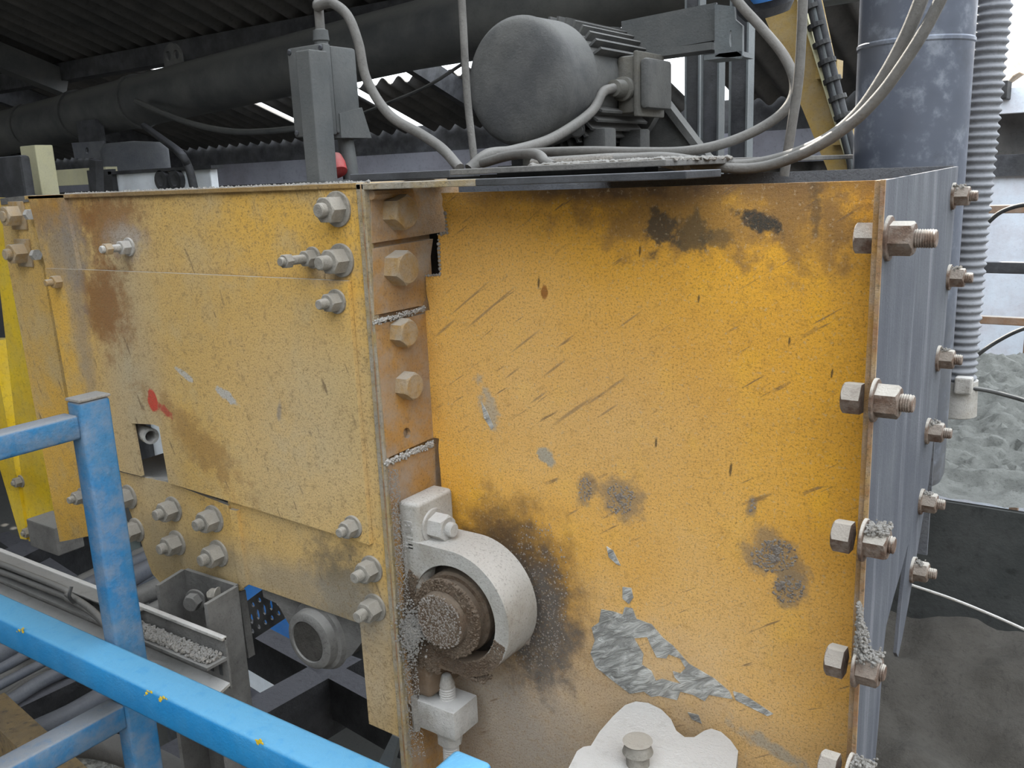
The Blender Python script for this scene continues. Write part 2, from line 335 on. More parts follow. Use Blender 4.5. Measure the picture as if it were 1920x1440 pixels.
M_YEL = paint('bright_yellow_paint', (0.70, 0.47, 0.005), (0.58, 0.37, 0.01), dust=(0.40, 0.34, 0.16), haze=0.25, top=0.7, scale=7, speck=0.4, fine=120, rough=0.5)
M_YELD = paint('ladder_yellow_paint', (0.42, 0.27, 0.06), (0.32, 0.22, 0.09), dust=(0.36, 0.33, 0.28), haze=0.35, top=0.8, scale=8, speck=0.3, fine=160, k=0.8)
M_CREAM = paint('cream_paint', (0.62, 0.58, 0.36), (0.50, 0.47, 0.30), haze=0.2, top=0.5, speck=0.2)
M_WHITE = paint('white_sheet', (0.85, 0.88, 0.92), (0.75, 0.8, 0.85), haze=0.2, top=0.4, scale=5, speck=0.15)
M_ROOF = paint('corrugated_roof', (0.055, 0.055, 0.055), (0.095, 0.09, 0.085), dust=(0.14, 0.13, 0.12), haze=0.35, top=0.2, scale=2.0, speck=0.4, fine=60, rough=0.9, k=0.92)
M_ROOFO = paint('weathered_outer_roof', (0.36, 0.27, 0.18), (0.22, 0.15, 0.10), dust=(0.5, 0.46, 0.40), haze=0.4, top=0.3, scale=5, speck=0.5, fine=50)
M_WALLB = paint('pale_plaster_wall', (0.70, 0.75, 0.82), (0.58, 0.63, 0.70), dust=(0.40, 0.30, 0.30), haze=0.35, top=0.3, scale=2.5, speck=0.15, fine=60, rough=0.9)
M_BAND = paint('grey_wall_band', (0.22, 0.225, 0.26), (0.15, 0.14, 0.16), dust=(0.3, 0.3, 0.34), haze=0.3, top=0.3, scale=1.2, speck=0.3, fine=40)
M_HOSE = paint('grey_ribbed_hose', (0.20, 0.205, 0.22), (0.15, 0.155, 0.17), dust=(0.28, 0.28, 0.29), haze=0.3, top=0.6, scale=12, speck=0.3, fine=200)
M_FLAKE = paint('flaking_rusty_paint', (0.20, 0.125, 0.04), (0.06, 0.045, 0.03), dust=(0.22, 0.20, 0.17), haze=0.2, top=0.25, scale=9, speck=0.8, fine=60, bump=0.8)
M_FLOOR = paint('concrete_floor', (0.16, 0.165, 0.155), (0.10, 0.10, 0.095), haze=0.2, top=0.35, scale=1.5, speck=0.4, fine=40, rough=0.95, k=0.5)
M_SAND = paint('grey_sand', (0.27, 0.275, 0.255), (0.20, 0.205, 0.19), dust=(0.34, 0.34, 0.31), haze=0.4, top=0.4, scale=22, speck=0.7, fine=140, bump=1.0, rough=1.0, k=0.55)
M_RUBBLE = paint('brown_rubble', (0.13, 0.115, 0.095), (0.20, 0.18, 0.155), dust=(0.24, 0.22, 0.19), haze=0.3, top=0.3, scale=14, speck=0.6, fine=120, bump=1.0, rough=1.0, k=0.33)
M_HOPPER = paint('dark_grey_hopper', (0.075, 0.08, 0.076), (0.12, 0.12, 0.112), dust=(0.2, 0.2, 0.19), haze=0.3, top=0.6, scale=5, speck=0.7, fine=45, bump=0.4, rough=0.9, k=0.42)
M_RUSTRAIL = paint('rusty_rail', (0.26, 0.14, 0.065), (0.18, 0.10, 0.06), haze=0.3, top=0.8, speck=0.5)
M_RED = paint('red_plastic', (0.38, 0.02, 0.02), (0.28, 0.02, 0.02), haze=0.2, top=0.4, speck=0.2)
M_WBLUE = paint('bright_blue_plastic', (0.03, 0.25, 0.75), (0.03, 0.2, 0.6), haze=0.15, top=0.3, speck=0.1)
M_MINT = paint('pale_green_sheet', (0.42, 0.50, 0.46), (0.36, 0.43, 0.40), haze=0.2, top=0.2, speck=0.2)
def duct_mat():
    g = G('duct_sheet'); n = g.noise(9, 6, 0.65); n2 = g.noise(26, 6, 0.7)
    c = g.mix((0.11, 0.122, 0.155), (0.14, 0.14, 0.145), g.rng(g.noise(3, 3), 0.4, 0.6))
    c = g.mix(c, (0.26, 0.28, 0.32), g.mth('MULTIPLY', g.rng(n2, 0.5, 0.7), 0.7)); c = g.mix(c, (0.08, 0.085, 0.10), g.mth('MULTIPLY', g.rng(n, 0.58, 0.72), 0.55))
    g.bump(n2, 0.1); return g.done(c, g.rng(n2, 0.3, 0.7, 0.35, 0.65), 0.35, 0.4)
def chute_mat():
    g = G('chute_plate_steel'); st = g.noise(40, 5, 0.7, stretch=(1, 1, 0.06)); n = g.noise(6, 5, 0.6)
    c = g.mix((0.066, 0.070, 0.084), (0.092, 0.096, 0.107), g.rng(n, 0.35, 0.65))
    c = g.mix(c, (0.165, 0.165, 0.18), g.mth('MULTIPLY', g.rng(st, 0.5, 0.7), 0.7)); c = g.mix(c, (0.06, 0.06, 0.072), g.mth('MULTIPLY', g.rng(st, 0.48, 0.34), 0.6))
    c = g.mix(c, (0.08, 0.08, 0.09), g.mth('MULTIPLY', g.rng(g.noise(300, 3, 0.7), 0.6, 0.72), 0.6))
    g.bump(g.noise(280, 5, 0.75), 0.6, 0.0015); return g.done(c, 0.8, 0.0, 0.3)
def foil_mat():
    g = G('silver_residue'); m = g.n.new('ShaderNodeMapping'); g.t.links.new(g.pos, m.inputs['Vector']); m.inputs['Rotation'].default_value = (0, 0.6, 0)
    w = g.noise(70, 5, 0.65, vec=g.vmul(m.outputs[0], (0.5, 1, 1.8)), dist=0.7)
    c = g.mix((0.33, 0.32, 0.295), (0.66, 0.645, 0.60), g.rng(w, 0.4, 0.65)); g.bump(w, 1.0, 0.006)
    return g.done(c, 0.42, 0.45, 0.5)
def bearing_mat():
    g = G('greasy_cast_housing'); n = g.noise(12, 5, 0.6); nb = g.noise(40, 5, 0.65); nf = g.noise(330, 4, 0.75)
    c = g.mix((0.50, 0.475, 0.43), (0.36, 0.32, 0.265), g.rng(n, 0.35, 0.7))
    c = g.mix(c, (0.64, 0.61, 0.57), g.mth('MULTIPLY', g.rng(g.nz(), 0.2, 0.75), 0.9))
    for px, py, rx, ry in ((850,1238,105,42),(790,1190,34,90),(800,1285,45,30)):
        q, r = pr(px, py, rx, ry, 0.772); c = g.mix(c, (0.165, 0.105, 0.06), g.mth('MULTIPLY', g.blob(q, r, 0, 0.35, 0.35, nb), 0.92))
    c = g.mix(c, (0.12, 0.10, 0.08), g.mth('MULTIPLY', g.rng(nf, 0.52, 0.68), 0.45))
    g.bump(g.noise(300, 6, 0.8), 0.8, 0.004); return g.done(c, 0.88)
M_BEAR = bearing_mat(); M_DUCT = duct_mat(); M_CHUTE = chute_mat(); M_FOIL = foil_mat()

# ------------------------------------------------------------------ bolts
_mesh = {}
def hexbm(af, h, z0=0.0):
    bm = bmesh.new(); ap = af/2; n = 24; R = lambda t: ap/math.cos((t % (math.pi/3)) - math.pi/6)
    T = [2*math.pi*i/n for i in range(n)]
    lo = [bm.verts.new((R(t)*math.cos(t), R(t)*math.sin(t), z0)) for t in T]
    hi = [bm.verts.new((R(t)*math.cos(t), R(t)*math.sin(t), z0+h-(R(t)-ap)*0.8-0.0004)) for t in T]
    tp = [bm.verts.new((ap*0.96*math.cos(t), ap*0.96*math.sin(t), z0+h)) for t in T]
    for a, b in ((lo, hi), (hi, tp)):
        for i in range(n): bm.faces.new((a[i], a[(i+1) % n], b[(i+1) % n], b[i]))
    bm.faces.new(tp); bm.faces.new(lo[::-1]); return bm
def mesh_of(key, fn, mat):
    if key not in _mesh:
        bm = fn(); bmesh.ops.recalc_face_normals(bm, faces=bm.faces)
        for f in bm.faces: f.smooth = True
        for e in bm.edges:
            if e.calc_face_angle(0) > 0.4: e.smooth = False
        me = bpy.data.meshes.new(key); bm.to_mesh(me); bm.free(); me.materials.append(mat); _mesh[key] = me
    return _mesh[key]
def thread(r, L, p=0.002):
    prof = [(0, r)]; t = 0
    while t < L-p:
        prof += [(t+p*0.25, r), (t+p*0.75, r*0.88)]; t += p
    prof += [(L-0.001, r*0.95), (L, r*0.8)]
    return prof
def bolt(parent, pos, axis, af=0.03, kind='nut', mat=None, stub=0.012, washer=True, spin=0.0, name=None, square=False):
    """hex nut / bolt head part with washer and threaded-end sub-parts; axis points out of the plate"""
    mat = mat or M_BOLT; k = f'{kind}_{af:.4f}_{mat.name}'; wt = 0.003 if washer or square else 0.0
    hh = af*0.62 if kind == 'head' else af*0.72
    me = mesh_of('hex_'+k+str(wt), lambda: hexbm(af, hh, wt), mat)
    o = bpy.data.objects.new(name or ('hex_bolt_head' if kind == 'head' else 'hex_nut'), me); COL.objects.link(o); o.parent = parent
    o.location = Vector(pos)-origin(parent); o.rotation_mode = 'QUATERNION'
    o.rotation_quaternion = Vector(axis).normalized().to_track_quat('Z', 'Y') @ Quaternion((0, 0, 1), spin)
    if square:
        s = af*0.75
        w = link('square_washer', mesh_of(f'sqw_{af}_{mat.name}', lambda: BX((-s, -s, 0), (s, s, 0.004), 0.0008), mat), None, o)
    elif washer:
        link('washer', mesh_of(f'wash_{af}_{mat.name}', lambda: LT((0,0,0), (0,0,1), [(0, af*0.74), (wt*0.8, af*0.74), (wt, af*0.71)], 28), mat), None, o)
    if kind == 'nut' and stub > 0:
        link('threaded_end', mesh_of(f'stub_{af}_{stub}_{mat.name}', lambda: LT((0,0,wt+hh-0.001), (0,0,1), thread(af*0.31, stub), 20), mat), None, o)
    return o

# ------------------------------------------------------------------ setting: floor, walls, roofs
tag(obj('floor', BX((-60, -50, -0.2), (50, 60, 0.0)), M_FLOOR), kind='structure')
def corr(bm, x0, x1, y0, z0, y1, z1, pitch=0.13, amp=0.022, th=0.006, n=None):
    """corrugated sheet: waves across X, running from (y0,z0) to (y1,z1)"""
    n = n or max(4, int((x1-x0)/pitch*8)); top = []; bot = []
    for i in range(n+1):
        x = x0+(x1-x0)*i/n; dz = amp*math.sin(2*math.pi*x/pitch)
        top.append([bm.verts.new((x, y, z+dz)) for y, z in ((y0, z0), (y1, z1))])
        bot.append([bm.verts.new((x, y, z+dz-th)) for y, z in ((y0, z0), (y1, z1))])
    for i in range(n):
        bm.faces.new((top[i][0], top[i+1][0], top[i+1][1], top[i][1])); bm.faces.new((bot[i][0], bot[i][1], bot[i+1][1], bot[i+1][0]))
        for k in (0, 1): bm.faces.new((top[i][k], bot[i][k], bot[i+1][k], top[i+1][k]))
    for i in (0, n): bm.faces.new((top[i][0], top[i][1], bot[i][1], bot[i][0]))
    return bm
SL = math.tan(math.radians(19))
roof = tag(thing('ceiling', None, None, (-5, 3, 2.4)), kind='structure')
eave_h = CZ + A(800, 240, y=5.0).z - CZ
def zr(y): return eave_h + SL*(5.0-y)
def roof_x(px, py):
    d = ray(px, py); t = (eave_h-CZ+SL*5.0)/(d.z+SL*d.y); return (d*t).x
SLITS = [(roof_x(510,205), 0.03), (roof_x(700,190), 0.09), (roof_x(825,165), 0.016), (roof_x(1225,130), 0.30)]
x = -14.0
while x < -1.03:                       # far roof, sheet by sheet, with thin slits of daylight between some of them
    w = 0.86; xe = min(x+w, -1.02)
    y_up = 4.29 if -5.6 < x < -2.9 else (3.0 if x > -2.9 else 3.3)
    for xs_, wd in SLITS:
        if x < xs_ < xe: xe = xs_
    nx_t = xe
    for xs_, wd in SLITS:
        if abs(nx_t-xs_) < 1e-6: nx_t = xs_+wd
    obj('roof_sheet', corr(bmesh.new(), x, xe, y_up, zr(y_up), 5.0, zr(5.0)), M_ROOF, roof, True, 80)
    x = nx_t
# near roof above the overhead pipe
zn = A(300, 78, y=3.2).z
x = -14.0
while x < -1.2:
    obj('roof_sheet', corr(bmesh.new(), x, x+0.87, -1.0, zn+SL*4.2, 3.3, zn+SL*-0.1), M_ROOF, roof, True, 80)
    obj('roof_sheet', corr(bmesh.new(), x, x+0.87, -1.0, zn+SL*4.2, -6.0, zn-SL*0.8), M_ROOF, roof, True, 80); x += 0.86  # back slope out of view, extended to keep sky light off
tag(obj('sky_block_left', BX((-14.3, -6, 0), (-14, 5.3, 4.6)), M_ROOF), kind='structure')  # unseen wall, added to block sky light from the left
tag(obj('sky_block_back', BX((-4.0, -6.2, 0), (9.0, -6.0, 5.0)), M_FLOOR), kind='structure')  # added behind the camera, out of view, to hold back low sky light
tag(obj('sky_block_yard', BX((7.0, -6.0, 0), (7.2, 14, 4.6)), M_FLOOR), kind='structure')  # out of view, put in so the sky lights from higher up
obj('purlin', BX((-14, 3.16, zn-0.12), (-1.9, 3.26, zn-0.02)), M_DARK, roof)
obj('purlin', BX((-14, 1.2, zn+SL*2.0-0.16), (-1.9, 1.28, zn+SL*2.0-0.03)), M_DARK, roof)
for px in (330, 60):
    c = A(px, 300, y=4.9); obj('rafter', bar((c.x, 4.95, zr(4.95)-0.12), (c.x, 3.0, zr(3.0)-0.12), 0.07, 0.16), M_DARK, roof)
xr1 = A(105,160,y=3.15).x
obj('rafter', bar((xr1, 3.2, zn-0.13), (xr1, 0.5, zn+SL*2.7-0.13), 0.10, 0.14), M_BOXG, roof)
for xx in (-3.3,):
    obj('rafter', bar((xx, 4.95, zr(4.95)-0.1), (xx, 3.0, zr(3.0)-0.1), 0.05, 0.12), M_DARK, roof)
# far wall under the eave: a plain band over corrugated cladding
wb = tag(thing('wall_far', None, None, (-6, 5.2, 0)), kind='structure')
obj('wall_band', BX((-14, 5.02, eave_h-0.16), (-0.95, 5.2, eave_h+0.02)), M_DARK, wb)
obj('wall_band', BX((-14, 5.0, eave_h-0.33), (-0.95, 5.14, eave_h-0.16)), M_BAND, wb)
bm = bmesh.new(); corr(bm, -14, -0.95, 0, 0, 1, 0, 0.16, 0.03)
for v in bm.verts: v.co = Vector((v.co.x, 5.1+v.co.z+0.25*v.co.y, eave_h-0.33-v.co.y*(eave_h-0.33)))
obj('corrugated_cladding', bm, M_ROOF, wb, True, 80)
# pale wall and neighbouring roof on the right
wr = tag(thing('wall_right', None, None, (0.6, 5.0, 0)), kind='structure')
zt = A(1890, 330, y=5.0).z
obj('plaster', BX((-0.95, 5.0, 0), (3.8, 5.2, zt)), M_WALLB, wr)
obj('dark_lintel', BX((-0.95, 4.97, zt), (3.8, 5.2, A(1890, 290, y=4.97).z)), M_DARK, wr)
z1, z2 = A(1890, 290, y=5.3).z, A(1890, 212, y=5.3).z
bm = bmesh.new(); corr(bm, -0.95, 3.8, 0, 0, 1, 0, 0.2, 0.04)
for v in bm.verts: v.co = Vector((v.co.x, 5.3+v.co.z, z1+(z2-z1)*v.co.y))
obj('corrugated_cladding', bm, M_ROOF, wr, True, 80)
obj('gutter_board', BX((-0.95, 5.1, A(1890, 212, y=5.1).z), (3.8, 5.2, A(1890, 165, y=5.1).z)), M_WALLB, wr)
za, zb = A(1890, 160, y=5.3).z, A(1890, 118, y=6.6).z
obj('outer_roof_sheet', corr(bmesh.new(), -0.95, 3.8, 5.1, za, 6.6, zb, 0.2, 0.045), M_ROOFO, wr, True, 80)

# ------------------------------------------------------------------ conveyor housing
XR = A(1640, 338, y=0.80).x; XC = XR+0.006; XG = A(1662, 338, y=0.80).x
YB = A(1795, 312, x=XG).y
ztop = A(1235, 350, y=YP).z
HS = thing('conveyor_housing', 'large yellow bolted steel conveyor head housing, scratched and dusty, filling the middle', 'machine', (-0.9, 0.9, 1.5))
ZB = 1.45
# big recessed front plate
L = [(827,362),(830,372),(829,385),(833,398),(835,415),(838,437),(830,436),(821,441),(822,455),(820,470),(822,490),(825,514),(812,519),(798,517),(799,545),(803,566),(806,582),(797,583)]
left = XZ(L, YP)
xf = XT
left += [V(xf, YP, A(803,600,y=YP).z), V(xf, YP, A(811,820,y=YP).z), A(823,822,y=YP), A(822,842,y=YP), A(827,900,y=YP), A(850,1300,y=YP), V(A(868,1440,y=YP).x, YP, ZB)]
out = left + [V(XR, YP, ZB), V(XR, YP, ztop)]
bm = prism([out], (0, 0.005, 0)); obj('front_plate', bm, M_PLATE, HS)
# crumbly torn edge with dust sitting on the steps
for a, b in (((798,517),(824,515)), ((821,440),(838,436)), ((838,437),(835,400)), ((825,512),(822,450))):
    bm = bmesh.new(); p, q = A(*a, y=YP-0.001), A(*b, y=YP-0.001); n = int((q-p).length/0.005)+2
    for i in range(n): lump(bm, p.lerp(q, i/(n-1)), random.uniform(0.0012, 0.0026), 0.2, 1)
    obj('torn_edge', bm, M_CLUMP, HS, True)
# silver residue patches
def patch(pts, holes=(), name='silver_residue', th=0.0012, mat=None):
    bm = prism([XZ(pts, YP-0.0002)]+[XZ(h, YP-0.0002) for h in holes], (0, -th, 0)); return obj(name, bm, mat or M_FOIL, HS)
patch([(1128,1142),(1150,1146),(1168,1152),(1172,1138),(1186,1140),(1194,1160),(1222,1170),(1244,1196),(1262,1210),(1292,1244),(1340,1272),(1368,1296),(1374,1310),(1350,1306),(1330,1302),(1322,1314),(1300,1302),(1276,1296),(1270,1312),(1236,1304),(1222,1306),(1208,1296),(1182,1300),(1150,1276),(1118,1250),(1108,1224),(1116,1200),(1110,1176),(1124,1166)],
      [[(1189,1196),(1214,1194),(1222,1212),(1232,1232),(1250,1234),(1254,1226),(1276,1234),(1286,1252),(1276,1262),(1262,1258),(1266,1270),(1278,1282),(1262,1278),(1242,1272),(1230,1276),(1222,1258),(1204,1246),(1207,1226)]])
patch([(1375,1296),(1392,1300),(1420,1318),(1450,1338),(1440,1342),(1408,1326),(1380,1312)])
patch([(1168,1100),(1184,1102),(1188,1120),(1180,1132),(1168,1122)]); patch([(1138,1024),(1150,1032),(1164,1060),(1158,1058),(1142,1044)])
patch([(1290,1335),(1310,1340),(1316,1356),(1298,1348)]); patch([(902,752),(914,772),(926,800),(922,806),(908,784)], th=0.0006)
# grit crumbs: grease splatter round the bearing and dried splats
bm = bmesh.new()
def grit(cx, cy, rx, ry, n, r0_, r1_, y=YP):
    for _ in range(n):
        a = random.uniform(0, 6.283); k = math.sqrt(random.random())
        c = A(cx+rx*k*math.cos(a), cy+ry*k*math.sin(a), y=y); lump(bm, c, random.uniform(r0_, r1_), 0.3, 1, (1, 0.6, 1))
grit(1005, 1110, 62, 140, 420, 0.0005, 0.0014); grit(1000, 1180, 60, 80, 260, 0.0005, 0.0013)
for cx, cy, rx, ry in ((1098,918,13,22),(1163,935,28,30),(1452,1042,44,30),(1478,1105,30,26),(1410,948,7,13)): grit(cx, cy, rx, ry, int(rx*ry*0.16), 0.0006, 0.0017)
for cx, cy in ((1163,932),(1455,1030),(1462,1098),(1452,1045)): grit(cx, cy, 8, 8, 14, 0.0014, 0.003)
tag(obj('dried_splatter', bm, M_CRUMB, HS, True), kind='stuff')
# beam web behind the flange tabs, the tabs, channel edge
yw0, yw1 = 0.762, 0.875
zt1 = A(692, 345, x=XT).z
obj('beam_web', BX((XT-0.016, yw0+0.004, ZB-0.1), (XT-0.007, yw1, zt1)), M_TAB, HS)
def tab(pts, name, mat=M_TAB, th=0.007, holes=(), bev=0.0012):
    bm = prism([YZ(pts, XT)]+[YZ(h, XT) for h in holes], (-th, 0, 0), bev=bev); return obj(name, bm, mat, HS)
def circ(px, py, rx, ry, n=16, y=None, x=None): return [(px+rx*math.cos(2*math.pi*i/n), py+ry*math.sin(2*math.pi*i/n)) for i in range(n)]
tab([(696,352),(860,350),(862,430),(698,456)], 'flange_tab', th=0.007)
tab([(699,466),(812,448),(802,520),(799,560),(790,573),(703,591)], 'flange_tab', th=0.007)
p0, p1 = A(804,588,x=XT), A(811,820,x=XT)
t3 = [A(704,609,x=XT), V(XT, YP, A(803,588,y=YP).z), V(XT, YP, A(811,820,y=YP).z), A(726,859,x=XT)]
bm = prism([t3, YZ(circ(763,812,7,10), XT)], (-0.006, 0, 0)); obj('flange_tab', bm, M_TAB, HS)
tab([(727,872),(815,832),(830,1300),(768,1320)], 'flange_tab', th=0.006)
bm = bmesh.new()                                                     # dust lying on the ledges
for a, b, r in (((702,606),(796,578),0.0032),((724,868),(812,832),0.0042)):
    p, q = A(*a, x=XT+0.001), A(*b, x=XT+0.001)
    for i in range(420): lump(bm, p.lerp(q, i/419)+V(random.uniform(-0.003,0.002),0,random.gauss(0,r*0.45)), r*random.uniform(0.15,0.45), 0.25, 1)
tag(obj('ledge_dust', bm, M_CAST, HS, True), kind='stuff')
xe0 = A(671, 345, y=yw0).x
obj('channel_edge', BX((xe0, yw0-0.004, ZB-0.1), (XT-0.001, yw0+0.006, zt1+0.001), 0.0012), M_EDGE, HS)
obj('seam_strip', BX((xe0+0.0075, yw0-0.0048, ZB-0.1), (xe0+0.009, yw0-0.0035, zt1)), M_RUST, HS)
# heavy dust cake down the lower edge
bm = bmesh.new()
for i in range(2200):
    t = random.random(); py = 880+t*540; px = 728+(py-880)*0.075+random.uniform(0, 18+12*t)
    lump(bm, A(px, py, y=yw0-0.003), random.uniform(0.0003, 0.0011), 0.3, 1, (1,0.6,1))
for i in range(900):
    lump(bm, A(random.gauss(772, 12), random.gauss(1185, 22), y=yw0-0.004), random.uniform(0.0006, 0.0018), 0.3, 1)
tag(obj('dust_cake', bm, M_CLUMP, HS, True), kind='stuff')
# channel top flange over the recess
xtf = A(1290, 318, y=yw0).x
xm_ = A(895, 333, y=yw0).x
obj('top_flange', BX((xe0, yw0-0.004, zt1-0.0062), (xm_, yw0+0.078, zt1+0.001), 0.001), M_EDGE, HS)
obj('burnt_top_flange', BX((xm_, yw0-0.004, zt1-0.0062), (xtf, yw0+0.078, zt1+0.001), 0.001), M_DARK, HS)
obj('fillet_weld', tube([(XT+0.002, yw0+0.004, zt1-0.012), (XT+0.003, yw0+0.07, zt1-0.012)], 0.006, 8, smooth=0), M_TAB, HS, True)
# left side: upper panel, overlay plate, corner strip, gusset, lower panel
zl = A(400, 356, y=YL).z
def side(pts, y, th, name, holes=(), mat=M_SIDE, bev=0.0):
    return obj(name, prism([XZ(pts, y)]+[XZ(h, y) for h in holes], (0, th, 0), bev=bev), mat, HS)
side([(52,368),(118,365),(150,520),(160,690),(195,905),(165,925),(120,640),(85,500)], YL-0.006, 0.006, 'end_flange', bev=0.0015)
side([(114,366),(598,349),(612,560),(150,540)], YL, 0.005, 'upper_panel')
side([(596,348),(668,345),(757,1386),(692,1357),(676,1180),(655,1010),(612,540)], YL-0.003, 0.008, 'corner_strip', bev=0.0008)
side([(84,503),(360,514),(651,527),(693,1022),(480,955),(320,907),(316,906),(298,800),(288,796),(246,794),(264,893),(232,885),(150,860)], YL-0.010, 0.0065, 'overlay_plate', bev=0.0006)
side([(160,870),(260,893),(318,905),(428,948),(436,1000),(452,1108),(398,1112),(300,1092),(285,1075),(262,1010),(235,935)], YL-0.002, 0.006, 'gusset_plate', bev=0.0008)
side([(420,900),(700,1000),(672,1168),(455,1092)], YL+0.001, 0.006, 'lower_panel', bev=0.0008)
side([(430,955),(443,958),(462,1098),(449,1108)], YL-0.005, 0.006, 'joint_strip')
obj('top_ledge', BX((A(52,368,y=YL).x, YL-0.006, zl-0.004), (xe0, YL+0.16, zl+0.002), 0.001), M_SIDE, HS)
side([(0,372),(56,366),(168,1005),(112,1016),(90,900),(10,470)], YL+0.03, 0.008, 'rear_end_plate', mat=M_SIDE, bev=0.001)
side([(0,372),(56,366),(58,378),(2,384)], YL+0.028, 0.012, 'end_cap', mat=M_LEG)
bm = bmesh.new()                                                     # dust ridge on top ledge
for i in range(520):
    px = random.uniform(110, 690); c = A(px, 300, y=YL+random.uniform(-0.004, 0.06)); lump(bm, (c.x, c.y, zl+0.002), random.uniform(0.0006, 0.0026), 0.3, 1)
tag(obj('ledge_grit', bm, M_CLUMP, HS, True), kind='stuff')
# inside of the side slot: dusty shelf and a pipe end
obj('inner_shelf', BX((-1.36, YL+0.004, A(290,905,y=YL).z-0.012), (-1.1, YL+0.14, A(290,905,y=YL).z-0.006)), M_CAST, HS)
c = A(283, 818, y=YL+0.01); d = (A(250,803,y=YL+0.03)-c).normalized()
bm = bmesh.new(); lathe(bm, c, d, [(0.0,0.0085),(0,0.0125),(0.06,0.0125)], 20, False); lathe(bm, c, d, [(0.0,0.0085),(0.05,0.0085),(0.05,0)], 20, False)
obj('pipe_end', bm, M_CAST, HS, True)
# rear wall, inner skins, cover plate
obj('rear_wall', BX((XT-0.9, YB-0.004, A(1690,1030,y=YB).z), (XC, YB, A(1500,321,y=YB).z)), M_GREYST, HS)
obj('inner_bulkhead', BX((-1.42, YL+0.16, ZB+0.3), (XT-0.03, YL+0.168, zl-0.004)), M_DARK, HS)
obj('right_flange', BX((XR, 0.80, ZB-0.2), (XR+0.0055, YP+0.004, A(1645,338,y=0.8).z), 0.0006), M_TAB, HS)
cz = A(1000, 322, y=0.79).z
xc0, xc1 = A(845, 318, y=0.785).x, A(1250, 310, y=0.785).x
obj('cover_plate', BX((xc0, 0.783, cz), (xc1, YB+0.5, cz+0.006), 0.001), M_LEG, HS)
obj('packing_strip', BX((A(655,322,y=0.84).x, 0.84, zl+0.003), (A(842,312,y=0.84).x, 0.90, zl+0.012), 0.001), M_DARK, HS)
obj('packing_strip', BX((xc0+0.05, 0.80, cz-0.008), (xc1-0.03, 0.83, cz)), M_BLACK, HS)
bm = bmesh.new()
for i in range(1500):
    lump(bm, (random.uniform(xc1-0.16, xc1), random.uniform(0.80, 0.95), cz+0.006), random.uniform(0.001, 0.005), 0.35, 1, (1.3,1.2,0.6))
tag(obj('dust_heap', bm, M_CLUMP, HS, True), kind='stuff')
# bolts
nx, ny = V(0,-1,0), V(1,0,0)
def sb(px, py, y, af, **k): return bolt(HS, A(px, py, y=y), nx, af, **k)
sb(634,392,YL-0.003,0.028,stub=0.010,name='hex_nut'); sb(641,488,YL-0.003,0.027,stub=0.016); sb(632,565,YL-0.010,0.020,stub=0.014)
sb(663,987,YL-0.010,0.020,stub=0.010); sb(698,1066,YL-0.003,0.024,stub=0.014); sb(704,1138,YL-0.003,0.025,stub=0.014)
sb(326,954,YL-0.002,0.027,stub=0.012); sb(333,1017,YL-0.002,0.027,stub=0.012); sb(402,972,YL-0.002,0.028,stub=0.012); sb(411,1037,YL-0.002,0.028,stub=0.012)
sb(243,931,YL-0.002,0.027,stub=0); sb(257,993,YL-0.002,0.027,stub=0)
sb(116,527,YL-0.006,0.018,stub=0.012,mat=M_YBOLT)
for px, py in ((36,404),(47,474)): sb(px, py, YL+0.03, 0.031, mat=M_YBOLT, square=True, stub=0.010 if py > 430 else 0.004)
for px, py in ((62,402),(74,478)): bolt(HS, A(px-4,py,y=YL+0.02), V(-1,0,0), 0.016, 'head', M_CAST, washer=False)
for px, py, tip in ((243,463,0.03),(588,483,0.038)):                 # long studs with a second nut at the tip
    b = sb(px, py, YL, 0.018, stub=tip, mat=M_BOLT if px > 300 else M_CAST)
    link('lock_nut', mesh_of('lock_'+str(tip), lambda: hexbm(0.015, 0.010, tip), M_YBOLT if px < 300 else M_BOLT), None, b)
sb(156,930,YL,0.02,stub=0.01)
for px, py, af, m in ((738,398,0.036,M_YBOLT),(740,502,0.036,M_YBOLT),(747,623,0.030,M_YBOLT),(757,722,0.030,M_YBOLT)):
    c = A(px, py, x=XT); bolt(HS, c, ny, af, 'head', m, washer=False, spin=0.35)

# ------------------------------------------------------------------ discharge chute: grey side plate with flange bolts
CH = thing('discharge_chute', 'blue-grey steel chute side plate bolted to the right edge of the yellow housing', 'chute', (XG, 0.95, 1.3))
P = [(1664,338),(1797,312),(1772,620),(1742,900),(1716,1060),(1704,1130),(1693,1190),(1684,1232),(1681,1225),(1688,1150),(1698,1060),(1703,1020),(1690,1070),(1676,1118),(1662,1172),(1655,1230),(1652,1290),(1647,1360),(1640,1438)]
pl = YZ(P, XG); pl[0] = V(XG, 0.797, A(1662,338,y=0.797).z); 
pl += [V(XG, pl[-1].y, ZB-0.2), V(XG, 0.797, ZB-0.2)]
obj('side_plate', prism([pl], (-(XG-XR-0.0056), 0, 0)), M_CHUTE, CH)
obj('rusty_edge', BX((XR+0.0057, 0.7955, ZB-0.2), (XG+0.0002, 0.7985, A(1655,337,y=0.797).z)), M_RUST, CH)
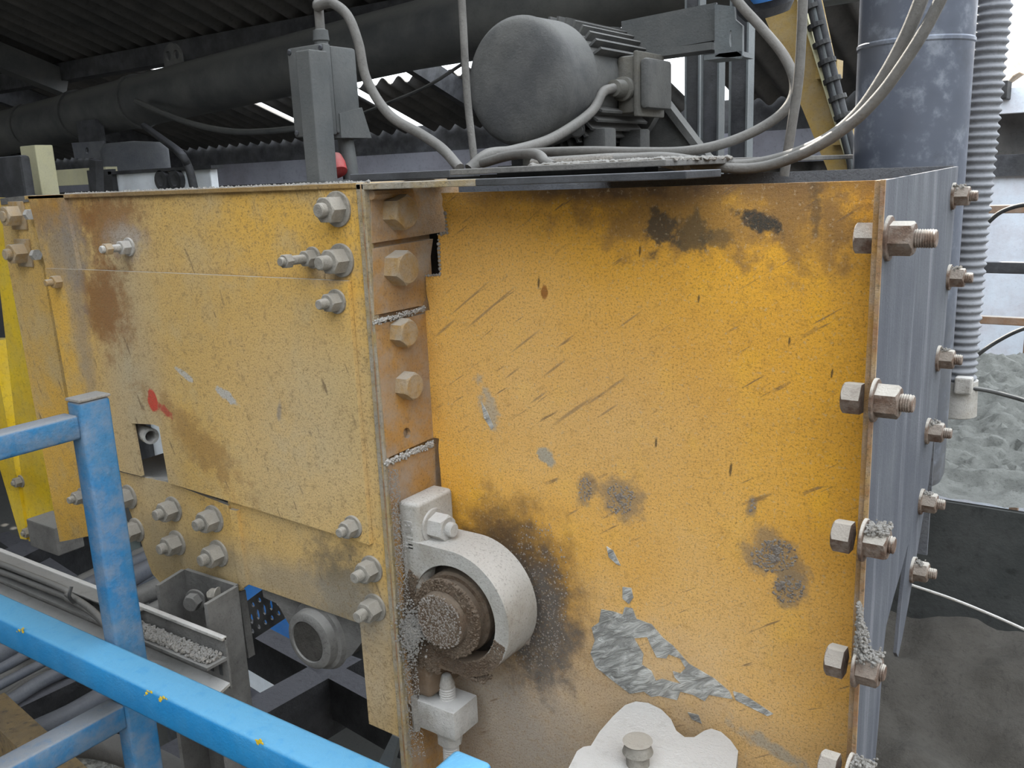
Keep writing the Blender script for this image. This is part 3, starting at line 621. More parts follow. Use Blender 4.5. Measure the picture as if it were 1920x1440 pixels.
for i, (px, py) in enumerate(((1664,447),(1638,750),(1618,1012),(1604,1248),(1590,1450))):
    c = A(px, py, x=XG); af = 0.026
    b = bolt(CH, c, ny, af, 'nut', M_RBOLT, stub=(0.018, 0.012, 0.006, 0.005, 0.005)[i], washer=True, spin=0.2+0.3*i)
    bolt(CH, V(XR, c.y, c.z), -ny, af, 'head', M_RBOLT, washer=False, spin=0.1)
    if i >= 2:
        bm = bmesh.new()
        for k in range(260): lump(bm, c+V(random.uniform(0.003,0.022), random.gauss(0,0.006), 0.010+random.uniform(0,0.006)), random.uniform(0.0008,0.0022), 0.3, 1)
        if i == 3:
            for k in range(500): t = random.random(); lump(bm, c+V(random.uniform(0,0.012)*(1-t), random.gauss(0,0.007*(1-t*0.7)), 0.008+0.055*t), random.uniform(0.0006,0.0020), 0.3, 1)
        tag(obj('dust_clump', bm, M_CLUMP, CH, True), kind='stuff')
for px, py in ((1786,368),(1778,520),(1758,672),(1738,808),(1726,940),(1710,1068)):
    c = A(px, py, x=XG); bolt(CH, c, ny, 0.020, 'nut', M_RBOLT, stub=0.009, washer=True)
    bm = bmesh.new()
    for k in range(70): lump(bm, c+V(random.uniform(0.002,0.012), random.gauss(0,0.004), 0.008+random.uniform(0,0.004)), random.uniform(0.0006,0.0018), 0.3, 1)
    tag(obj('dust_clump', bm, M_CLUMP, CH, True), kind='stuff')

# ------------------------------------------------------------------ bearing
ybf = 0.772
cB = A(852, 1150, y=ybf); Rb = 0.081
zc = cB.z; cx = cB.x
BR = thing('pillow_block_bearing', 'pale dusty pillow block bearing with brown grease around its shaft on the yellow plate', 'bearing', (XT, 0.81, zc-0.14))
xa = XT+0.002; xb = XT+0.034
zf1 = A(748, 935, x=XT).z; zf0 = A(800, 1310, y=ybf).z
bmF = BX((xa, ybf, zf0), (xb, 0.842, zf1), 0.006)
obj('mounting_foot', bmF, M_BEAR, BR, True, 50)
N = 40; xo = XT+0.016
N = 40; o_ = [V(xo, ybf, zc-Rb), V(cx, ybf, zc-Rb)] + [V(cx+Rb*math.sin(a), ybf, zc-Rb*math.cos(a)) for a in [math.pi*i/N for i in range(1, N)]] + [V(cx, ybf, zc+Rb), V(xo, ybf, zc+Rb)]
ri = 0.0615
hole = [V(cx+ri*math.cos(2*math.pi*i/48), ybf, zc+ri*math.sin(2*math.pi*i/48)) for i in range(48)]
bm = prism([[p-V(0,0.0012,0) for p in o_], [p-V(0,0.0012,0) for p in hole]], (0, 0.060, 0))
es = [e for e in bm.edges if all(abs(v.co.y-ybf+0.0012) < 1e-5 for v in e.verts) and len(e.link_faces) == 2 and e.calc_face_angle(0) > 0.6 and all((v.co-V(cx, ybf, zc)).length > ri*1.1 for v in e.verts)]
bmesh.ops.bevel(bm, geom=es, offset=0.007, segments=3, profile=0.5, affect='EDGES')
obj('housing_ring', bm, M_BEAR, BR, True, 40)
obj('bore_lining', LT((cx, ybf+0.056, zc), (0,-1,0), [(0,0.0),(0,0.0605),(0.03,0.0605),(0.034,0.055),(0.036,0.0)], 48), M_SEAL, BR, True)
xs, zs = cx-0.006, zc-0.004
obj('bearing_insert', LT((xs, ybf+0.05, zs), (0,-1,0), [(0,0.052),(0.040,0.052),(0.043,0.049),(0.043,0.044),(0.050,0.043),(0.056,0.050),(0.060,0.048),(0.061,0.036)], 48), M_GREASE, BR, True)
obj('shaft_end', LT((xs-0.002, ybf+0.0, zs), (0,-1,0), [(0,0.036),(0.018,0.035),(0.021,0.032),(0.021,0.003),(0.017,0.002),(0.017,0)], 40), M_GREASE, BR, True)
bm = bmesh.new()
for i in range(900):
    a = random.uniform(0,6.283); k = math.sqrt(random.random())*0.034
    lump(bm, (xs-0.002+k*math.cos(a), ybf-0.0205, zs+k*math.sin(a)), random.uniform(0.0006,0.0016), 0.3, 1)
tag(obj('pale_grit', bm, M_CRUMB, BR, True), kind='stuff')
bm = bmesh.new()
for i in range(1500):
    a = random.uniform(0,6.283); k = random.uniform(0.036,0.050)
    lump(bm, (xs+k*math.cos(a), ybf-0.009+random.uniform(-0.002,0.002), zs+k*math.sin(a)), random.uniform(0.0008,0.0022), 0.3, 1)
for i in range(3200):                                                # grease caked over the lower front of the ring
    a = random.uniform(math.pi*0.82, math.pi*1.90); k = random.uniform(0.0625, 0.079)
    lump(bm, (cx+k*math.cos(a), ybf-0.0005, zc+k*math.sin(a)), random.uniform(0.0007,0.0022), 0.3, 1)
for i in range(1300):
    lump(bm, (random.uniform(xa,xb+0.02), ybf-0.0012, random.uniform(zc-Rb-0.01, zc-0.01)), random.uniform(0.0007,0.0022), 0.3, 1)
for i in range(500):
    lump(bm, (random.uniform(xa,cx+0.04), random.uniform(ybf,ybf+0.02), zc-Rb-0.001), random.uniform(0.001,0.003), 0.3, 1)
tag(obj('caked_grease', bm, M_GREASE, BR, True), kind='stuff')
bm = bmesh.new(); lump(bm, A(985,1200,y=0.83), 0.007, 0.3, 2); obj('grease_lump', bm, M_CRUMB, BR, True)
c = A(812, 985, x=xb); bolt(BR, c, ny, 0.030, 'nut', M_CAST, stub=0.010, spin=0.3)
# raised casting letters on the foot side, reading downwards
txt = bpy.data.curves.new('casting_letters', 'FONT'); txt.body = 'BTUJ'; txt.size = 0.018; txt.extrude = 0.0012
to = bpy.data.objects.new('casting_letters', txt); COL.objects.link(to); bpy.context.view_layer.update()
me = bpy.data.meshes.new_from_object(to.evaluated_get(bpy.context.evaluated_depsgraph_get())); bpy.data.objects.remove(to)
me.transform(Matrix(((0,1,0,0),(0,0,-1,0),(-1,0,0,0),(0,0,0,1))))
lt = link('casting_letters', me, M_CAST, BR); lt.location = V(xa+0.009, ybf, A(757,980,y=ybf).z+0.005)-origin(BR)
# ------------------------------------------------------------------ jacking screw below the bearing
zb1 = A(775, 1310, y=0.775).z
bx0, bx1 = XT+0.003, A(850, 1330, y=0.775).x
JS = thing('jacking_screw', 'dusty threaded jacking screw through a square steel block under the bearing', 'screw', ((bx0+bx1)/2, 0.8, zb1-0.12))
obj('guide_block', BX((bx0, 0.775, zb1-0.040), (bx1, 0.825, zb1), 0.002), M_CAST, JS, True)
sx = bx0+0.036
obj('threaded_rod', LT((sx, 0.80, zb1-0.13), (0,0,1), thread(0.011, 0.148, 0.0035)[:-2]+[(0.150,0.0105),(0.163,0.006),(0.166,0.0)], 24), M_CAST, JS, True)
bolt(JS, V(sx, 0.80, zb1-0.040), V(0,0,-1), 0.030, 'nut', M_CAST, stub=0, name='lock_nut')
obj('weld_fillet', tube([(bx0+0.001,0.775,zb1-0.045),(bx0+0.001,0.775,zb1+0.004)], 0.005, 8, smooth=0), M_CLUMP, JS, True)
# ------------------------------------------------------------------ pale casting at the bottom edge
hg = A(1230, 1330, y=0.835).z-CZ
G1 = thing('cast_cover', 'pale dust-covered lobed casting with a round bolt at the bottom of the yellow plate', 'casting', (A(1220,1420,h=hg).x, 0.78, CZ+hg-0.1))
pts = [(1040,1500),(1062,1448),(1082,1408),(1094,1400),(1108,1398),(1124,1372),(1150,1342),(1172,1322),(1192,1315),(1216,1318),(1240,1330),(1258,1348),(1268,1370),(1284,1382),(1302,1382),(1320,1370),(1334,1366),(1352,1372),(1370,1388),(1384,1408),(1380,1440),(1372,1500)]
obj('lobed_body', prism([[A(px,py,h=hg) for px,py in pts]], (0,0,-0.05), bev=0.003), M_CAST, G1, True, 40)
c = A(1196, 1432, h=hg)
obj('round_bolt', LT(c, (0,0,1), [(0,0.012),(0.014,0.012),(0.0145,0.016),(0.024,0.0125),(0.027,0.0155),(0.0275,0)], 32), M_BOLT, G1, True)

# ------------------------------------------------------------------ electric motor on top
ym = 1.25
cm = A(962, 152, y=ym); Rm = 0.100
MO = thing('electric_motor', 'dusty grey electric motor with rounded fan cowl lying on top of the housing', 'motor', (cm.x, ym+0.15, CZ+0.0))
obj('fan_cowl', LT(cm, (0,1,0), [(0.0,0.0),(0.0005,0.05),(0.003,0.080),(0.008,0.093),(0.018,0.1005),(0.030,Rm),(0.095,Rm+0.001),(0.100,Rm-0.002),(0.100,0.0)], 64), M_MOTOR, MO, True, 40)
obj('stator_body', LT(cm+V(0,0.095,0), (0,1,0), [(0,0.092),(0.01,0.093),(0.21,0.093),(0.22,0.08),(0.22,0)], 48), M_MOTOR, MO, True, 40)
for i in range(40):
    a = 2*math.pi*i/40; d = V(math.cos(a),0,math.sin(a)); 
    if abs(a) < 0.45 or abs(a-6.283) < 0.45: continue
    obj('cooling_fin', bar(cm+V(0,0.115,0)+d*0.098, cm+V(0,0.30,0)+d*0.098, 0.004, 0.022, d), M_MOTOR, MO)
obj('drive_flange', LT(cm+V(0,0.31,0), (0,1,0), [(0,0.06),(0,0.112),(0.02,0.112),(0.02,0.0)], 48), M_MOTOR, MO, True)
tb = thing('terminal_box', None, None, (0,0,0)); bpy.data.objects.remove(tb)
bx = cm.x+0.088
tbx = obj('terminal_box', BX((bx, ym+0.185, cm.z-0.052), (bx+0.034, ym+0.28, cm.z+0.042), 0.006), M_MOTORY, MO, True)
obj('box_lid', BX((bx+0.033, ym+0.180, cm.z-0.058), (bx+0.042, ym+0.285, cm.z+0.048), 0.003), M_MOTORY, tbx, True)
obj('lid_cover', BX((bx+0.042, ym+0.186, cm.z-0.046), (bx+0.060, ym+0.28, cm.z+0.036), 0.007), M_MOTOR, tbx, True)
gl = V(bx+0.015, ym+0.185, cm.z-0.012)
obj('cable_gland', LT(gl, (0,-1,0), [(0,0.020),(0.012,0.020),(0.014,0.015),(0.04,0.0135),(0.042,0.008)], 24), M_MOTORY, tbx, True)
obj('box_neck', BX((bx-0.02, ym+0.20, cm.z-0.04), (bx+0.004, ym+0.275, cm.z+0.03), 0.003), M_MOTORY, MO)
for y0 in (ym+0.125, ym+0.255):
    for s in (-1, 1): obj('foot', BX((cm.x+s*0.075-0.022, y0, CZ+0.012), (cm.x+s*0.075+0.022, y0+0.04, cm.z-0.075), 0.004), M_MOTOR, MO, True)
obj('foot_plate', BX((cm.x-0.11, ym+0.10, CZ+0.004), (cm.x+0.11, ym+0.34, CZ+0.014), 0.002), M_MOTOR, MO)
obj('bracket_pin', LT((cm.x-0.02, ym+0.07, CZ+0.0), (0,0,1), [(0,0.012),(0.06,0.012)], 16), M_MOTORY, MO, True)
bolt(MO, cm+V(0.055,0.101,-0.075), V(0.5,-0.8,-0.2), 0.02, 'head', M_MOTOR)
obj('gusset', prism([[A(px,py,y=ym+0.36) for px,py in ((1222,186),(1252,196),(1338,312),(1150,312),(1150,280),(1200,240))]], (0,0.012,0)), M_MOTOR, MO)
obj('gusset_rim', bar(A(1246,190,y=ym+0.36), A(1340,314,y=ym+0.36), 0.03, 0.012, (1,0,1)), M_MOTOR, MO)

# ------------------------------------------------------------------ switch box on its post
ys = 0.93
SWp = A(592, 330, y=ys)
zs0 = zl+0.001
px0, px1 = A(553, 100, y=ys).x, A(580, 100, y=ys).x
SW = thing('switch_post', 'grey square post standing on the yellow housing, carrying a switch enclosure', 'post', ((px0+px1)/2, ys+0.02, zs0))
zpt = A(565, 94, y=ys).z
pb = BX((px0, ys, zs0+0.003), (px1, ys+0.035, zpt), 0.002); obj('square_tube', pb, M_BOXG, SW)
obj('base_plate', BX((px0-0.015, ys-0.01, zs0), (px1+0.02, ys+0.05, zs0+0.005)), M_BOXG, SW)
ye = ys+0.036
EN = thing('switch_enclosure', 'grey switch enclosure with lid screws and a red knob below, fixed to the post', 'switch box', (px1, ye+0.04, A(600,250,y=ye).z))
lx0, lx1 = A(537, 92, y=ye).x, A(606, 80, y=ye).x
lz0, lz1 = A(556, 258, y=ye).z, A(545, 90, y=ye).z
obj('lid', BX((lx0, ye, lz0), (lx1, ye+0.014, lz1), 0.003), M_BOXG, EN, True)
obj('body', BX((lx0+0.003, ye+0.0145, lz0+0.002), (lx1-0.001, ye+0.066, lz1-0.002), 0.004), M_BOXG, EN, True)
obj('skirt', prism([[V(lx1+0.001, ye+0.02, lz0+0.03), V(lx1+0.001, ye+0.068, lz0+0.04), V(lx1+0.001, ye+0.084, lz0-0.004), V(lx1+0.001, ye+0.02, lz0-0.004)]], (-0.05,0,0)), M_BOXG, EN)
for a in ((lx0+0.006, lz1-0.006), (lx1-0.006, lz1-0.006), (lx0+0.006, lz0+0.006), (lx1-0.006, lz0+0.006)):
    obj('lid_screw', LT((a[0], ye+0.001, a[1]), (0,-1,0), [(0,0.004),(0.002,0.004),(0.003,0.003),(0.003,0.0)], 12), M_DARK, EN, True)
gz = V((lx0+lx1)/2+0.004, ye+0.03, lz1-0.003)
obj('cable_gland', LT(gz, (0,0,1), [(0,0.010),(0.010,0.010),(0.012,0.012),(0.026,0.011),(0.028,0.007)], 20), M_BOXG, EN, True)
kn = A(648, 262, y=ye+0.05)
obj('conduit_elbow', tube([kn+V(0,0,0.02), kn, kn+V(0.006,-0.003,-0.03), kn+V(0.012,-0.006,-0.075)], 0.012, 14), M_BOXG, EN, True)
obj('red_knob', LT(A(622, 292, y=ye+0.02), (0.5,-0.2,-0.8), [(0,0.006),(0.004,0.014),(0.016,0.016),(0.03,0.015),(0.034,0)], 24), M_RED, EN, True)

# ------------------------------------------------------------------ cables on and above the housing
def cable(name, label, pts, r, mat=M_CABLE, group=None, n=10):
    o = obj(name, tube(pts, r, n), mat, None, True, 80); return tag(o, label, 'cable', group)
e_ = gz+V(0,0,0.025)
cable('cable', 'thick grey cable arching out of the top of the switch enclosure', [e_, e_+V(0,0,0.035), A(596,12,y=ys+0.06), A(622,6,y=ys+0.06), A(652,30,y=ys+0.06), A(672,80,y=ys+0.06), A(688,150,y=ys+0.06), A(730,215,y=ys+0.06), A(790,252,y=ys+0.06), A(830,280,y=ys+0.04), A(862,316,y=ys+0.02)], 0.007)
tag(obj('hanging_rod', tube([A(862,-60,y=1.02), A(868,40,y=1.02), A(876,180,y=1.02), A(890,308,y=1.02)], 0.0052, 8), M_LEG, None, True, 80), 'thin grey rod hanging vertically left of the motor', 'rod')
g0 = gl+V(0,-0.04,0)
cable('cable', 'grey cable from the motor terminal box sweeping down past the fan cowl', [g0, g0+V(-0.004,-0.03,-0.008), A(1112,206,y=1.33), A(1075,236,y=1.27), A(1025,264,y=1.20), A(960,283,y=1.08), A(915,290,y=1.0), A(880,318,y=0.97)], 0.008)
cable('cable', 'reddish grey cable along the cover plate rising to a loop at the upper right', [A(905,300,y=1.02), A(990,287,y=1.0), A(1100,283,y=0.98), A(1200,285,y=0.98), A(1290,283,y=0.98), A(1370,265,y=1.0), A(1440,232,y=1.02), A(1480,196,y=1.03), A(1490,155,y=1.04), A(1470,105,y=1.05), A(1430,55,y=1.06), A(1385,5,y=1.06), A(1340,-60,y=1.06)], 0.0058, M_CABLE)
cable('cable', 'thin cable hanging straight down in front of the yellow ladder beam', [A(1507,-60,y=1.0), A(1503,60,y=1.0), A(1497,150,y=1.0), A(1484,240,y=1.0), A(1470,330,y=1.0)], 0.0052)
cable('cable', 'dusty thick cable sagging over the open box and rising in front of the duct', [A(1150,300,y=0.90), A(1240,296,y=0.92), A(1310,304,y=0.94), A(1390,310,y=0.95), A(1470,296,y=0.95), A(1550,262,y=0.95), A(1610,212,y=0.95), A(1660,140,y=0.95), A(1700,65,y=0.95), A(1735,-20,y=0.95)], 0.0066)
cable('cable', 'second thick cable rising beside the sagging one in front of the duct', [A(1260,302,y=0.925), A(1400,316,y=0.935), A(1500,290,y=0.935), A(1590,236,y=0.935), A(1650,178,y=0.935), A(1700,110,y=0.935), A(1740,45,y=0.935), A(1778,-30,y=0.935)], 0.0056)
cable('cable', 'short cable end curling on the cover plate below the motor', [A(905,306,y=0.96), A(950,293,y=0.94), A(990,288,y=0.92), A(1012,292,y=0.90), A(1022,304,y=0.88), A(1038,312,y=0.87)], 0.006)
tag(obj('flat_hose', tube([A(1000,307,y=0.95), A(1080,302,y=0.94), A(1160,298,y=0.94), A(1230,300,y=0.93), A(1290,312,y=0.92)], 0.007, 10), M_CLUMP, None, True, 80), 'dust-caked flat hose lying along the cover plate', 'hose')
tag(obj('thin_wire', tube([A(640,228,y=2.2), A(720,196,y=2.2), A(800,162,y=2.2), A(870,118,y=2.2)], 0.005, 6), M_BLACK, None, True), 'thin dark wire strung below the overhead pipe', 'wire')

# ------------------------------------------------------------------ overhead pipe
yp_ = 2.6
p0 = V(-7.5, yp_, A(0,252,y=yp_).z-0.14); pa = A(0,252,y=yp_); pb_ = A(860,48,y=yp_); dd = (pb_-pa).normalized()
PI_ = thing('overhead_pipe', 'large sooty pipe running overhead behind the motor', 'pipe', tuple(pa.lerp(pb_,0.5)-V(0,0,0.12)))
Rp = 0.112
obj('pipe_run', LT(pa-dd*2.5, dd, [(0,Rp),(7.2,Rp)], 48), M_PIPE, PI_, True, 40)
for px, py in ((55,236),(145,215),(255,188)):
    c = A(px, py, y=yp_); t = (c-pa).dot(dd); obj('pipe_joint', LT(pa+dd*t, dd, [(0,Rp),(0,Rp+0.008),(0.035,Rp+0.008),(0.035,Rp)], 48), M_PIPE, PI_, True, 40)
c = A(322, 100, y=yp_); 
cc = c+V(0,0,-0.02)
rr = [V(cc.x+0.062*math.cos(a), yp_, cc.z+0.062*math.sin(a)) for a in [math.pi*i/14 for i in range(15)]] + [V(cc.x-0.062, yp_, cc.z-0.1), V(cc.x+0.062, yp_, cc.z-0.1)]
hl = [[V(cc.x+sx_+0.020*math.cos(2*math.pi*i/16), yp_, cc.z+0.012+0.020*math.sin(2*math.pi*i/16)) for i in range(16)] for sx_ in (-0.028, 0.028)]
obj('lifting_eye', prism([rr]+hl, (0,0.012,0)), M_MOTOR, PI_)
cable('cable', 'dark cable slung under the overhead pipe', [A(255,190,y=2.45), A(300,210,y=2.42), A(360,232,y=2.4), A(430,246,y=2.4), A(500,246,y=2.4), A(600,236,y=2.4)], 0.012, M_PIPE)
tag(obj('conduit', LT(A(150,224,y=2.75), A(900,106,y=2.75)-A(150,224,y=2.75), [(0,0.012),(6,0.012)], 12), M_ZINC, None, True), 'pale straight tube standing in for the bright sky gap just under the overhead pipe', 'conduit')  # made-up tube, its pale line takes the place of a sky gap

# strut rail and hanging posts at the upper right
ysr = 1.55
zr0, zr1 = A(1250,108,y=ysr).z, A(1250,35,y=ysr).z
SR = thing('strut_rail', 'grey slotted strut rail with a bracket plate at its end, above the motor', 'rail', tuple(A(1270,110,y=ysr)))
x0_, x1_ = A(1168,70,y=ysr).x, A(1345,60,y=ysr).x
p_ = A(1168,68,y=ysr); q_ = A(1345,30,y=ysr)
obj('rail_web', bar(A(1168,73,y=ysr), A(1345,40,y=ysr), 0.006, 0.06), M_BOXG, SR)
obj('lower_flange', bar(A(1168,112,y=ysr), A(1345,88,y=ysr), 0.05, 0.012), M_BOXG, SR)
obj('slot_rail', bar(A(1168,98,y=ysr+0.02), A(1345,72,y=ysr+0.02), 0.03, 0.02), M_DARK, SR)
bk = [A(px,py,y=ysr-0.02) for px,py in ((1340,8),(1376,12),(1378,36),(1392,48),(1392,104),(1386,110),(1340,106))]
sl = [A(px,py,y=ysr-0.02) for px,py in circ(1370,72,3,16,12)]
obj('bracket_plate', prism([bk, sl], (0,0.008,0)), M_ZINC, SR)
obj('bracket_return', BX((A(1320,100,y=ysr-0.02).x, ysr-0.02, A(1340,106,y=ysr-0.02).z-0.004), (A(1390,100,y=ysr-0.02).x, ysr+0.04, A(1340,106,y=ysr-0.02).z+0.004)), M_ZINC, SR)
for i, (a, b, y_) in enumerate(((1287,1312,2.0),(1318,1348,1.9),(1370,1402,1.8))):
    xl, xr_ = A(a,200,y=y_).x, A(b,200,y=y_).x
    o = thing('hanging_post', ('left of three dark green-grey steel posts behind the motor', 'middle of three dark steel posts behind the motor', 'right of three dark steel posts, hanging behind the strut bracket')[i], 'post', (xl, y_, 0.0), 'three steel posts behind the motor')
    zt_ = A(a,(-40,40,-40)[i],y=y_).z
    obj('web', BX((xl, y_, 0.0), (xr_, y_+0.004, zt_)), M_DARK, o); 
    for xx in (xl, xr_): obj('flange', BX((xx-0.003, y_-0.004, 0.0), (xx+0.001, y_+0.03, zt_)), M_ZINC, o)
# yellow ladder beam
yl_ = 2.2
LA = thing('ladder_beam', 'slanted yellow channel beam leaning behind the cables, with a cable bundle on it', 'beam', tuple(A(1590,330,y=yl_)))
f1 = [A(px,py,y=yl_) for px,py in ((1396,-60),(1478,-60),(1596,330),(1556,330))]
obj('web', prism([f1], (0,0.008,0)), M_YELD, LA)
f2 = [A(px,py,y=yl_-0.03) for px,py in ((1476,-60),(1486,-60),(1602,330),(1594,330))]
obj('flange', prism([f2], (0,0.05,0)), M_CREAM, LA)  # cream colour paints the bright highlight along the beam's edge
f3 = [A(px,py,y=yl_+0.05) for px,py in ((1490,-60),(1528,-60),(1612,330),(1596,330))]
obj('inner_flange', prism([f3], (0,0.006,0)), M_YELD, LA)
for k, (a, b) in enumerate(((1519,1596),(1526,1600),(1534,1605))):
    obj('bundled_cable', tube([A(a-16,-60,y=yl_-0.04), A((a+b)/2-8,130,y=yl_-0.04), A(b-4,290,y=yl_-0.04), A(b,330,y=yl_-0.04)], 0.009, 10), M_ZINC if k == 1 else M_DARK, LA, True, 80)
for t in range(7):
    py = 10+t*34; px = 1520+py*0.29; obj('cable_tie', LT(A(px-3,py,y=yl_-0.04), A(px+26,py+100,y=yl_-0.04)-A(px-3,py,y=yl_-0.04), [(0,0.02),(0.01,0.02)], 14), M_BLACK, LA)
for px, py in ((1545,130),(1575,255)): obj('cleat', BX(A(px-7,py,y=yl_-0.02)-V(0.01,0,0.02), A(px+7,py,y=yl_-0.02)+V(0.02,0.05,0.02)), M_YELD, LA)
bl = thing('round_fitting', 'blue cap of a round fitting at the top edge above the strut bracket', 'fitting', tuple(A(1440,20,y=1.5)))
c = A(1450, -22, y=1.5); obj('cap', LT(c+V(0,0,0), (0.1,0.3,-1), [(-0.02,0.036),(0.006,0.038),(0.014,0.034),(0.016,0)], 28), M_WBLUE, bl, True)
obj('collar', LT(A(1432,-12,y=1.53), (0.1,0.3,-1), [(-0.03,0.044),(0.02,0.046),(0.034,0.036),(0.036,0)], 28), M_DARK, bl, True)

# ------------------------------------------------------------------ vertical duct, corrugated hose
yd = 1.42
dl, dr = A(1597,310,y=yd), A(1809,310,y=yd); dc = (dl+dr)/2; rd = (dr-dl).length/2*0.985
dc = A(1703,310,y=yd)
zbot = A(1750, 905, y=yd).z
DU = thing('vertical_duct', 'wide blue-grey sheet metal duct rising behind the chute plate', 'duct', (dc.x, dc.y, zbot))
obj('duct_wall', LT((dc.x,dc.y,zbot+0.004), (0,0,1), [(0.02,rd-0.03),(0,rd-0.004),(0.012,rd),(2.6,rd)], 64), M_DUCT, DU, True, 50)
obj('seam_ring', LT((dc.x,dc.y,A(1700,80,y=yd-rd).z), (0,0,1), [(0,rd),(0.002,rd+0.0015),(0.006,rd+0.0015),(0.008,rd)], 64), M_DUCT, DU, True)
yh = 1.62
cp = [(1868,-120),(1864,0),(1852,120),(1842,220),(1832,320),(1822,420),(1814,520),(1806,620),(1799,700),(1797,745)]
hp = [A(px,py,y=yh) for px,py in cp]
HO = thing('corrugated_hose', 'grey corrugated suction hose hanging beside the duct on the right', 'hose', tuple(hp[-1]))
sp = spline(hp, 60); tot = sum((b-a).length for a, b in zip(sp, sp[1:])); nrib = int(tot/0.0125)
arc = [0.0]
for a_, b_ in zip(sp, sp[1:]): arc.append(arc[-1]+(b_-a_).length)
rad = lambda t, i: (0.0245 + 0.0022*math.cos(2*math.pi*arc[min(i,len(arc)-1)]/0.0125))*(1-0.0*t)
obj('ribbed_wall', tube(sp, rad, 28, smooth=0), M_HOSE, HO, True, 60)
obj('end_cuff', LT(hp[-1]+V(0,0,0.03), hp[-1]-hp[-2], [(0,0.028),(0.06,0.028),(0.062,0.024)], 28), M_CAST, HO, True)
obj('hose_clamp', BX(A(1806,722,y=yh-0.03)-V(0.012,0.01,0.014), A(1806,722,y=yh-0.03)+V(0.014,0.01,0.014), 0.003), M_CAST, HO)

# ------------------------------------------------------------------ hopper, sand, rails on the right
yhp = 1.55
HP = thing('hopper', 'dark grey hopper wall with a pale rim line below the sand heap', 'hopper', (0.3, yhp, 0))
zh = A(1830, 950, y=yhp).z
obj('front_wall', prism([[V(-0.5,yhp,zh), V(1.4,yhp,zh), V(1.4,yhp-0.12,1.0), V(-0.5,yhp-0.12,1.0)]], (0,0.012,0)), M_HOPPER, HP)
wl = [A(1700,1094,y=1.36), A(1780,1121,y=1.36), A(1850,1149,y=1.36), A(1920,1180,y=1.36), A(1990,1214,y=1.36)]
obj('rim_wire', tube(wl, 0.0022, 8), M_CAST, HP, True)
zz = zh-0.02
obj('rear_wall', BX((-0.5, 2.9, zz), (2.0, 2.92, A(1850,745,y=2.9).z)), M_RUSTRAIL, HP)
def heap(name, x0, x1, y0, y1, fn, nx_, ny_, mat, label, cat='heap', zlo=None):
    bm = bmesh.new(); g = [[bm.verts.new((x0+(x1-x0)*i/nx_, y0+(y1-y0)*j/ny_, fn(x0+(x1-x0)*i/nx_, y0+(y1-y0)*j/ny_))) for j in range(ny_+1)] for i in range(nx_+1)]
    for i in range(nx_):
        for j in range(ny_): bm.faces.new((g[i][j], g[i+1][j], g[i+1][j+1], g[i][j+1]))
    return tag(obj(name, bm, mat, None, True, 70), label, cat, None, 'stuff')
from mathutils import noise as MN
xpk, ypk = A(1800, 752, y=2.3).x, 2.3
zpk = A(1800, 752, y=2.3).z
def fs(x, y):
    t = (y-yhp)/(2.3-yhp); base = zh+0.005+(zpk-zh)*max(0, min(t,1.15))**1.1
    cut = 0.10*max(0, min(1, ((0.22*x+0.55*t) - 0.16)*4))
    r = MN.fractal(V(x*6, y*9, 1.3), 0.9, 2.1, 6)*0.035 + MN.fractal(V(x*40, y*60, 4.3), 0.8, 2.1, 4)*0.018
    ridge = 0.05*math.exp(-((x-0.45*t+0.05)**2)/0.02)
    return base + r*min(1,t*3+0.15) + ridge*t - 0.10*max(0,x-0.2)
heap('sand_heap', -0.5, 1.2, yhp+0.005, 2.88, fs, 150, 150, M_SAND, 'grey heap of damp sand in the hopper on the right')
zrb = A(1800, 1330, y=1.30).z
def fr(x, y): return zrb + 0.35*(y-1.25) - 0.22*max(0, x+0.05) + MN.fractal(V(x*7, y*7, 2.2), 0.9, 2.1, 6)*0.03
heap('rubble_heap', -0.6, 0.9, 1.02, 1.44, fr, 110, 60, M_RUBBLE, 'brown-grey rubble at the foot of the hopper, lower right')
for i, (py, m, r) in enumerate(((392,M_RUSTRAIL,0.014),(501,M_DARK,0.02),(600,M_RUSTRAIL,0.014))):
    z = A(1870, py, y=3.6).z
    o = obj('wall_rail', BX((-0.6, 3.58, z-r), (2.4, 3.61, z+r), 0.003), m)
    tag(o, ('upper thin rusty rail across the pale wall at right', 'dark flat rail across the pale wall at right, between two rusty rails', 'lower rusty rail across the pale wall at right')[i], 'rail', 'rails before the pale wall')
z = A(1918, 700, y=3.4).z
tag(obj('rail_upright', BX((A(1914,700,y=3.4).x, 3.4, 1.0), (A(1932,700,y=3.4).x, 3.44, A(1918,520,y=3.4).z), 0.003), M_RUSTRAIL), 'rusty upright at the right picture edge beyond the sand', 'post')
cable('black_hose', 'thin black hose arching up to the right beside the corrugated hose', [A(1796,700,y=1.75), A(1830,668,y=1.75), A(1870,640,y=1.75), A(1920,616,y=1.75), A(1990,600,y=1.75)], 0.0036, M_BLACK)
cable('black_hose', 'thin black hose leaving the hose clamp towards the right', [A(1808,726,y=1.60), A(1850,732,y=1.62), A(1890,742,y=1.65), A(1930,754,y=1.68), A(1990,775,y=1.7)], 0.0036, M_BLACK)
cable('black_hose', 'thin black hose curving above the dark rail at right', [A(1838,434,y=1.9), A(1856,414,y=1.9), A(1880,396,y=1.9), A(1920,384,y=1.9), A(1990,380,y=1.9)], 0.0042, M_BLACK)
tag(obj('junction_box', BX(A(1866,186,y=4.95), A(1890,150,y=4.95)+V(0,0.16,0), 0.004), M_BLACK), 'small black box sticking out behind the corrugated hose', 'box')

